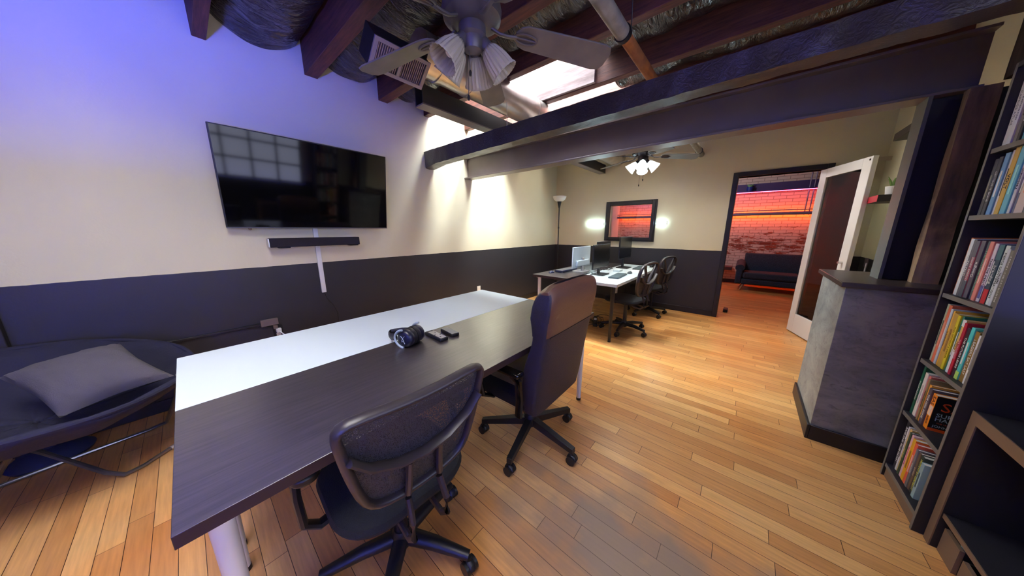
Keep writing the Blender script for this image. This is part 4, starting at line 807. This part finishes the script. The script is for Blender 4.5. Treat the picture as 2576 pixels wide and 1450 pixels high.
rw = B(XL, XL + .018, .812, .852, .727, 1.365); tag(rw.build('cable_raceway', M['whitep'], bevel=.004), 'white vertical cable raceway on the wall below the television', 'cable cover')
tag(MB().tube([(XL + .008, .835, .728), (XL + .008, .85, .66), (XL + .012, .90, .58), (XL + .012, .925, .5), (XL + .01, .92, .3), (XL + .02, .9, .02)], .003, n=6).build('power_cable', M['black']), 'thin black cable hanging from the bottom of the white raceway', 'cable')
cd = thing('wall_conduit', 'dark surface conduit with a corner box on the lower left wall', 'conduit', (XL, 0, .5))
B(XL, XL + .02, -1.9, .33, .513, .533).build('conduit_run', M['black'], cd, world=True, bevel=.003)
B(XL, XL + .028, .32, .44, .50, .56).build('corner_box', M['steel'], cd, world=True, bevel=.003)
B(XL, XL + .02, .40, .43, .46, .50).build('drop_piece', M['steel'], cd, world=True)
def outlet(y, z, lab, plug, m):
    o = thing('wall_outlet', lab, 'outlet', (XL, y, z - .06))
    B(XL, XL + .006, y - .035, y + .035, z - .058, z + .058).build('face_plate', m, o, world=True, bevel=.002)
    for d in (-.022, .022): B(XL + .006, XL + .008, y - .016, y + .016, z + d - .013, z + d + .013).build('socket', M['plate'], o, world=True, bevel=.001)
    return o
outlet(.43, .425, 'dark wall outlet under the corner box with a white plug in it', 1, M['black'])
outlet(2.945, .40, 'small pale wall outlet on the dark wall beyond the white table', 0, M['plate'])
tag(MB().box(XL + .009, XL + .04, .415, .45, .425, .46).tube([(XL + .035, .435, .435), (XL + .06, .46, .40), (XL + .06, .49, .33), (XL + .05, .5, .2), (XL + .05, .52, .01)], .005, n=8).build('white_plug', M['whitep'], bevel=.002), 'white plug and cord in the dark outlet behind the white table', 'plug')

# ------------------------------------------------------------------ things on the near table
ZT = .734
hp = thing('headphones', 'black over-ear headphones with grey yokes lying on the table seam', 'headphones', (-1.33, .72, ZT), radians(20))
for s, m_ in ((-1, 0), (1, 1)):
    mt = Matrix.Translation((0, s * .045, .046)) @ Matrix.Rotation(radians(90), 4, 'X') if True else None
    c_ = MB().disc([(.030, -.026 * s), (.044, -.02 * s), (.048, -.004 * s), (.047, .012 * s), (.040, .02 * s), (.03, .026 * s)], 30, Matrix.Translation((0, s * .04, .048)) @ Matrix.Rotation(radians(-90), 4, 'X'))
    c_.build('ear_cup', mat('headphone_shell', rgb(22, 24, 42), .3), hp)
    MB().disc([(.046, -.012), (.05, 0), (.046, .012)], 30, Matrix.Translation((0, s * .014, .048)) @ Matrix.Rotation(radians(-90), 4, 'X')).build('ear_cushion', M['blackp'], hp)
    yk = [(.01 - .062 * sin(a), s * .066, .052 + .050 * cos(a)) for a in [radians(10 + 160 * i / 14) for i in range(15)]]
    MB().tube(yk, .006, .006, n=8, up=(0, 1, 0)).build('yoke', mat('grey_yoke', rgb(170, 186, 194), .4), hp)
MB().tube([(-.055, -.052, .05), (-.10, -.045, .046), (-.135, -.02, .044), (-.145, 0, .044), (-.135, .02, .044), (-.10, .045, .046), (-.055, .052, .05)], .006, .02, n=8, up=(0, 0, 1)).build('headband', M['black'], hp)
lg = MB(); yy = -.0675
lg.tube([(-.012, yy, .068), (.0, yy, .056), (.008, yy, .035), (.012, yy, .028)], .0016, n=5); lg.tube([(.013, yy, .07), (.0, yy, .056), (-.008, yy, .044), (-.008, yy, .034)], .0012, n=5); lg.tube([(-.008, yy, .044), (.0, yy, .038)], .001, n=5)
lg.build('cup_emblem', mat('pale_emblem', rgb(190, 200, 220), .4), hp)
MB().box(-.155, -.12, -.015, .015, .02, .07).build('band_tag', M['silver'], hp, bevel=.004) if False else None
def remote(lab, x, y, rz, L_, W2, keys, m, mk):
    r = thing('remote_control', lab, 'remote', (x, y, ZT), rz)
    MB().box(-W2 / 2, W2 / 2, -L_ / 2, L_ / 2, 0.0, .018).build('remote_body', m, r, bevel=.004)
    if keys:
        k = MB()
        for i in range(13):
            for j in range(4):
                if (i * 3 + j) % 11 == 10: continue
                k.box(-W2 / 2 + .007 + j * .0095, -W2 / 2 + .0145 + j * .0095, -L_ / 2 + .028 + i * .0105, -L_ / 2 + .035 + i * .0105, .018, .0205)
        k.build('key_pad', mk, r)
    else: MB().box(-W2 / 2 + .004, W2 / 2 - .004, -L_ / 2 + .004, L_ / 2 - .004, .018, .019).build('top_face', mk, r)
remote('black remote control with rows of pale keys on the table beside the headphones', -1.31, .862, radians(-93), .170, .052, True, M['blackp'], mat('remote_keys', rgb(190, 184, 172), .5))
remote('slim grey plain remote control lying beyond the keyed remote', -1.30, .95, radians(-96), .135, .05, False, M['blackp'], mat('remote_grey_top', rgb(120, 124, 130), .35, metal=.5))

# ------------------------------------------------------------------ far desk equipment
def monitor(label, x, y, w, h, zb, face, back_m, rz=0, style='panel', group=None):
    m = thing('monitor', label, 'monitor', (x, y, ZT), rz, group)
    s = face
    MB().box(-.018 * s if s > 0 else 0, 0 if s > 0 else .018, -w / 2, w / 2, zb, zb + h).build('housing', back_m, m, bevel=.004)
    MB().box(0 if s > 0 else -.002, .002 if s > 0 else 0, -w / 2 + .008, w / 2 - .008, zb + .016, zb + h - .008).build('screen', M['matte'], m)
    if style == 'bulge': MB().box(.018, .05, -w * .36, w * .36, zb + .02, zb + .11).build('rear_bulge', back_m, m, bevel=.012)
    MB().box(-.045 * s if s > 0 else .018, -.02 if s > 0 else .045, -.03, .03, .012, zb + .14).build('stand_post', M['silver'] if style == 'bulge' else M['blackp'], m, bevel=.004)
    MB().prism(rrect(.19, .24, .03, 4), 0, .012, Matrix.Translation((-.01 * s, 0, 0))).build('stand_base', M['silver'] if style == 'bulge' else M['blackp'], m, bevel=.002)
    return m
monitor('black monitor nearest the camera on the white far desk', -1.50, 3.675, .54, .325, .09, 1, M['blackp'])
monitor('tall-set black monitor in front of the framed window on the white desk', -1.48, 4.58, .56, .345, .155, 1, M['blackp'])
monitor('white-backed monitor seen from behind on the black far desk', -1.86, 3.78, .56, .30, .065, -1, mat('pale_blue_white_shell', rgb(206, 222, 230), .4), style='bulge')
monitor('dark monitor mostly hidden behind the nearest one on the black desk', -1.87, 4.62, .56, .33, .085, -1, M['blackp'])
def keyboard(label, x, y, rz, z=ZT, riser=False, m=None):
    k = thing('keyboard', label, 'keyboard', (x, y, z), rz)
    MB().box(-.065, .065, -.21, .21, .006 if riser else 0, .018 if not riser else .03).build('keyboard_body', m or M['kbd'], k, bevel=.003)
    q = MB(); z0 = .03 if riser else .018
    for i in range(5):
        for j in range(15): q.box(-.056 + i * .023, -.037 + i * .023, -.2 + j * .0268, -.178 + j * .0268, z0, z0 + .004)
    q.build('keys', M['keycap'] if not m else M['silver'], k)
    if riser:
        for s in (-.18, .18): MB().box(-.05, -.03, s - .01, s + .01, 0, .006).build('foot', M['silver'], k)
    return k
keyboard('grey keyboard on the near end of the white far desk', -1.255, 3.66, radians(4))
keyboard('grey keyboard on the far end of the white desk near the back wall', -1.26, 4.66, radians(3))
keyboard('dark keyboard on a riser on the black far desk', -2.03, 3.66, radians(178), riser=True, m=mat('indigo_black', rgb(30, 32, 58), .4))
def mouse(label, x, y, m):
    o = thing('computer_mouse', label, 'mouse', (x, y, ZT))
    MB().grid(lambda u, v: Vector((.031 * cos(2 * pi * u) * cos(v * pi / 2), .055 * sin(2 * pi * u) * cos(v * pi / 2), .032 * sin(v * pi / 2) ** .8 if v > 0 else 0)), 24, 8, closed_u=True).build('shell', m, o)
    MB().cyl((.012, -.004, .031), (.012, .004, .031), .006, n=12).build('scroll_wheel', M['black'], o)
mouse('grey computer mouse beside the near keyboard on the white desk', -1.22, 4.03, M['kbd'])
mouse('dark computer mouse on the corner of the black far desk', -2.10, 3.36, mat('indigo_black', rgb(30, 32, 58), .4))
mouse('small dark mouse beyond the second keyboard near the back wall', -1.16, 4.95, M['blackp'])
pp_ = MB()
pp_.box(-1.30, -1.09, 4.16, 4.45, ZT, ZT + .002)
tag(pp_.build('paper_sheet', M['paper']), 'white sheets of paper on the white far desk between the two keyboards', 'paper')
def cables(label, pts_list, name, m, cat='cables'):
    mb = MB()
    for p in pts_list: mb.tube(p, .004, n=6)
    return tag(mb.build(name, m), label, cat)
random.seed(3)
def scribble(cx, cy, z, n, rx, ry):
    out = []
    a = random.uniform(0, 6)
    for i in range(n):
        a += random.uniform(.5, 1.1); r = random.uniform(.4, 1)
        out.append((cx + rx * r * cos(a), cy + ry * r * sin(a), z + random.uniform(0, .03)))
    return out
cables('tangle of dark cords on the white desk behind the monitors', [scribble(-1.59, 4.15, ZT + .006, 14, .05, .25), scribble(-1.58, 3.5, ZT + .006, 10, .05, .2)], 'cable_tangle', M['blackp'])
cables('tangle of black cables on the floor under the far desks', [scribble(-1.62, 3.75, .006, 16, .22, .3), scribble(-1.55, 3.9, .006, 14, .2, .3), scribble(-1.5, 3.7, .006, 12, .15, .2)], 'cable_tangle', M['blackp'])
ps = thing('power_strip', 'black power strip with plugs on the floor under the far desks', 'power strip', (-1.55, 3.72, 0), .4)
MB().box(-.03, .03, -.17, .17, .001, .04).build('strip_body', M['blackp'], ps, bevel=.004)
for y in (-.1, 0, .1): MB().box(-.018, .018, y - .02, y + .02, .04, .075).build('plug', M['blackp'] if y else M['whitep'], ps, bevel=.004)
tag(MB().prism(rrect(.1, .16, .02, 4), ZT, ZT + .03, Matrix.Translation((-1.42, 4.12, 0))).build('router_box', M['white'], bevel=.005), 'small white plastic box on the white desk between the monitors', 'box')
# LED light bars on the back wall
for (x0, x1, lab) in ((-2.47, -2.13, 'glowing white LED light bar on the back wall left of the framed window'), (-1.215, -1.065, 'short glowing white LED light bar on the back wall right of the framed window')):
    l = thing('led_light_bar', lab, 'light bar', ((x0 + x1) / 2, YB - .02, 1.42), 0)
    B(x0, x1, YB - .02, YB, 1.43, 1.475).build('housing', M['whitep'], l, world=True)
    B(x0 + .003, x1 - .003, YB - .03, YB - .02, 1.432, 1.473).build('diffuser', lens('led_bar_diffuser', (.62, .9, 1, 1), 55), l, world=True)
# floor lamp
fl = thing('floor_lamp', 'slender black torchiere floor lamp with white bowl in the room corner', 'lamp', (-2.95, 4.93, 0))
MB().disc([(.13, 0), (.135, .012), (.12, .022), (.02, .035)], 32).build('base', M['blackp'], fl)
MB().cyl((0, 0, .03), (0, 0, 1.80), .011).build('pole', M['blackp'], fl)
MB().disc([(.014, 1.36), (.017, 1.38), (.014, 1.40)], 14).build('pole_joint', M['blackp'], fl)
MB().disc([(.014, 1.76), (.03, 1.83), (.042, 1.885)], 20).build('socket_cone', M['blackp'], fl)
MB().lathe([(.03, 1.885), (.07, 1.895), (.105, 1.92), (.125, 1.96), (.13, 1.985)], 36).build('lamp_bowl', M['lampbowl'], fl, thick=.004)
# right wall shelves beyond the pier
def fshelf(y0, y1, zt, lab, red):
    s = thing('floating_shelf', lab, 'shelf', (.96, (y0 + y1) / 2, zt - .06))
    B(.86, XR, y0, y1, zt - .06, zt).build('shelf_board', M['black'], s, world=True, bevel=.002)
    if red: B(.858, .86, y0, y1, zt - .06, zt).build('red_lit_strip', M['red'], s, world=True)  # red glow from the doorway painted on the black front face
fshelf(4.2, 4.55, 1.66, 'black floating shelf with red light painted on its front on the right wall', True)
fshelf(3.85, 4.2, 2.17, 'upper grey floating shelf on the right wall near the steel beam', False)
def potted(lab, x, y, z, r, h, pm_, lm, n, lh):
    p = thing('potted_plant', lab, 'plant', (x, y, z))
    MB().disc([(r * .78, 0), (r, h), (r * .9, h), (r * .85, h * .85)], 24).build('pot', pm_, p)
    lf = MB()
    for i in range(n):
        a = 2 * pi * i / n + .4; q = r * .45
        base = Vector((q * cos(a) * .5, q * sin(a) * .5, h * .85)); tip = Vector((q * cos(a) * 2.2, q * sin(a) * 2.2, h + lh * (.7 + .3 * ((i * 7) % 3) / 2)))
        lf.tube([base, base.lerp(tip, .5) + Vector((0, 0, .01)), tip], [r * .22, r * .26, r * .04], [r * .1, r * .12, r * .03], n=6)
    lf.build('leaves', lm, p)
potted('small white pot with a spiky green plant on the red-lit shelf', .95, 4.27, 1.66, .05, .075, M['whitep'], M['green'], 6, .09)
potted('white pot standing on the upper grey floating shelf', .96, 3.98, 2.17, .055, .12, M['whitep'], M['green'], 5, .05)
tag(B(XR - .01, XR, 4.9, 5.0, .93, 1.03).build('wall_switch', mat('grey_switch', rgb(110, 96, 104), .5), bevel=.003), 'grey switch box on the right wall beyond the pier', 'switch')
tag(MB().cyl((.93, 4.35, 0), (.93, 4.35, 1.02), .006).build('slim_pole', M['silver']), 'slim silver pole standing near the right wall behind the pier', 'pole')

# ------------------------------------------------------------------ white glazed door
a_ = Vector((.585, 5.165, 0)); b_ = Vector((.838, 4.462, 0)); L_ = (b_ - a_).length; an = math.atan2(b_.y - a_.y, b_.x - a_.x)
do = bpy.data.objects.new('door_1', None); COL.objects.link(do); do.location = a_; do.rotation_euler = (0, 0, an); struct(do)
do['label'] = 'open white glazed door leaf beside the brick room doorway'; do['category'] = 'door'
H_ = 2.05; st = .115
MB().box(0, st, -.02, .02, .012, H_).box(L_ - st, L_, -.02, .02, .012, H_).box(st, L_ - st, -.02, .02, .012, .26).box(st, L_ - st, -.02, .02, H_ - .10, H_).build('door_leaf', M['whitep'], do, bevel=.003)
MB().box(st, L_ - st, -.004, .004, .26, H_ - .10).build('door_glass', M['glass'], do)
for z in (.3, 1.0, 1.85): MB().cyl((-.004, .02, z - .04), (-.004, .02, z + .04), .007).build('hinge', M['silver'], do)
MB().cyl((.06 + L_ - .12, -.02, 1.0), (.06 + L_ - .12, -.055, 1.0), .012).build('door_handle', M['silver'], do)
MB().cyl((L_ - .03, -.02, H_ - .03), (L_ - .03, -.022, H_ - .03), .01, n=10).build('screw_cap', M['black'], do)
tag(MB().box(XR - .15, XR, 5.05, 5.09, 2.08, 2.12).box(XR - .16, XR - .14, 4.8, 5.09, 2.095, 2.105).build('door_closer_arm', mat('beige_bracket', rgb(190, 176, 150), .5), bevel=.002), 'beige door closer bracket on the right wall beside the glazed door', 'bracket')

# ------------------------------------------------------------------ brick room
sf = thing('sofa', 'dark navy tweed sofa with tapered legs against the brick wall', 'sofa', (.92, 8.3, 0))
SX_, SW, SY = -.12, 2.1, 7.98
B(SX_ + .12, SX_ + SW - .12, SY, SY + .66, .14, .27).build('seat_base', M['sofa'], sf, world=True, bevel=.03, segs=4)
for k in range(2):
    x0 = SX_ + .13 + k * (SW - .26) / 2; B(x0 + .003, x0 + (SW - .26) / 2 - .003, SY - .015, SY + .52, .27, .41).build('seat_cushion', M['sofa'], sf, world=True, bevel=.04, segs=4)
bk_ = MB(); bk_.prism([(0, .28), (-.16, .40), (-.2, .72), (-.17, .80), (-.1, .80), (.03, .5), (.06, .28)], 0, SW - .24, basis((0, -1, 0), (0, 0, 1), (1, 0, 0), (SX_ + .12, SY + .55, 0)))
bk_.build('backrest', M['sofa'], sf, world=True, bevel=.03, segs=4)
for s in (0, 1):
    x = SX_ + .07 if s == 0 else SX_ + SW - .07
    MB().tube([(x, SY - .0, .50), (x, SY + .3, .52), (x, SY + .6, .58)], .085, .075, n=16).build('arm_roll', M['sofa'], sf, world=True)
    B(x - .06, x + .06, SY, SY + .6, .14, .5).build('arm_panel', M['sofa'], sf, world=True, bevel=.03, segs=4)
for x in (SX_ + .17, SX_ + SW - .17):
    for y, dy in ((SY + .06, -.05), (SY + .58, .04)): MB().cyl((x, y, .15), (x + (-.05 if x < .5 else .05), y + dy, 0), .026, .014).build('leg', M['lightwood'], sf, world=True)
lg_ = thing('wall_ledge', 'long purple-painted plank ledge high on the brick wall', 'ledge', (0, 8.95, 2.19))
B(XL, 2.8, 8.965, YF, 2.20, 2.40).build('backing_plank', M['purple'], lg_, world=True)
B(XL, 2.8, 8.80, 8.965, 2.205, 2.225).build('ledge_board', M['purple'], lg_, world=True)
B(XL + .1, 2.7, 8.83, 8.85, 2.192, 2.204).build('led_strip', lens('pink_led', (1.0, .06, .16, 1), 8), lg_, world=True)
potted('blue pot of pale green succulents on the ledge over the sofa', -.13, 8.88, 2.225, .065, .10, M['bluepot'], M['succ'], 9, .07)
cdt = thing('brick_wall_conduit', 'horizontal grey conduit pipes across the brick wall above the sofa', 'conduit', (0, 8.93, 1.66))
MB().cyl((XL, 8.86, 1.70), (2.8, 8.86, 1.70), .034).build('pipe_run', M['conduit'], cdt, world=True)
MB().cyl((XL, 8.86, 1.775), (2.8, 8.86, 1.775), .012).build('pipe_run', M['conduit'], cdt, world=True)
for x in (.86, .93): MB().cyl((x, 8.89, 1.66), (x, 8.89, ZC), .011).build('vertical_pipe', M['conduit'], cdt, world=True)
MB().cyl((XL + .1, 8.905, 1.705), (2.7, 8.905, 1.705), .009).build('led_strip', lens('orange_led', (1.0, .085, .008, 1), 60), cdt, world=True)
tag(B(-.9, -.21, 8.6, 8.95, .36, .44).build('low_wall_shelf', mat('dark_red_wood', rgb(70, 36, 40), .5), bevel=.005), 'low dark red wooden wall shelf left of the sofa', 'shelf')
tag(B(-.16, -.1, 5.62, 5.78, 0.001, .05).build('door_stop', M['black'], bevel=.006), 'small black doorstop on the floor just inside the brick room', 'doorstop')

# ------------------------------------------------------------------ lights
def area(name, loc, rot, sx, sy, power, col, spread=None):
    l = bpy.data.lights.new(name, 'AREA'); l.shape = 'RECTANGLE'; l.size = sx; l.size_y = sy; l.energy = power; l.color = col
    if spread: l.spread = radians(spread)
    o = bpy.data.objects.new(name, l); COL.objects.link(o); o.location = loc; o.rotation_euler = rot; return o
# blue LED strip lying on the window sill behind the added lip
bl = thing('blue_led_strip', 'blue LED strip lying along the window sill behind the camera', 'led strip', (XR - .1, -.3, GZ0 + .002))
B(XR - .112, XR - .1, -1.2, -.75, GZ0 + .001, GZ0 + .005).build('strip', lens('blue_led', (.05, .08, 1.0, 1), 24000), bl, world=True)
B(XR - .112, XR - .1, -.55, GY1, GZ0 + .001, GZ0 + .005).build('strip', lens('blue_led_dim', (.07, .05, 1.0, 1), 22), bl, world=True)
def fill_globe(lab, x, y, z, col, st, r=.16):
    p = thing('globe_lamp', lab, 'lamp', (x, y, z))
    MB().grid(lambda u, v: Vector((r * cos(2 * pi * u) * sin(pi * v), r * sin(2 * pi * u) * sin(pi * v), r - r * cos(pi * v))), 24, 13, closed_u=True).build('glass_globe', lens('globe_%d' % int(st), col, st), p)
    MB().cyl((0, 0, 2 * r), (0, 0, ZC - z), .006).build('cord', M['black'], p)
fill_globe('added unseen globe lamp giving fill light to the brick room', -1.2, 7.0, 2.35, (1, .90, .92, 1), 34)  # lamp added out of view to brighten the brick room
wld = bpy.data.worlds.new('world'); SC.world = wld; wld.use_nodes = True
wld.node_tree.nodes['Background'].inputs[0].default_value = (.75, .85, 1, 1); wld.node_tree.nodes['Background'].inputs[1].default_value = 1.0

# ------------------------------------------------------------------ camera
cam = bpy.data.cameras.new('camera'); co = bpy.data.objects.new('camera', cam); COL.objects.link(co)
cam.sensor_width = 36; cam.lens = 36 * 690 / 2576; cam.clip_start = .02
P_, Y_ = radians(12.1), radians(40.3)
co.location = (0, 0, 1.35); co.rotation_euler = (pi / 2 - P_, 0, Y_)
SC.camera = co
SC.view_settings.view_transform = 'Standard'; SC.view_settings.look = 'None'; SC.view_settings.gamma = 1; SC.view_settings.exposure = .62; SC.view_settings.use_curve_mapping = False
SC.cycles.use_denoising = True
SC.cycles.max_bounces = 10; SC.cycles.diffuse_bounces = 5; SC.cycles.transparent_max_bounces = 12; SC.cycles.caustics_reflective = False; SC.cycles.caustics_refractive = False
SC.cycles.sample_clamp_indirect = 8
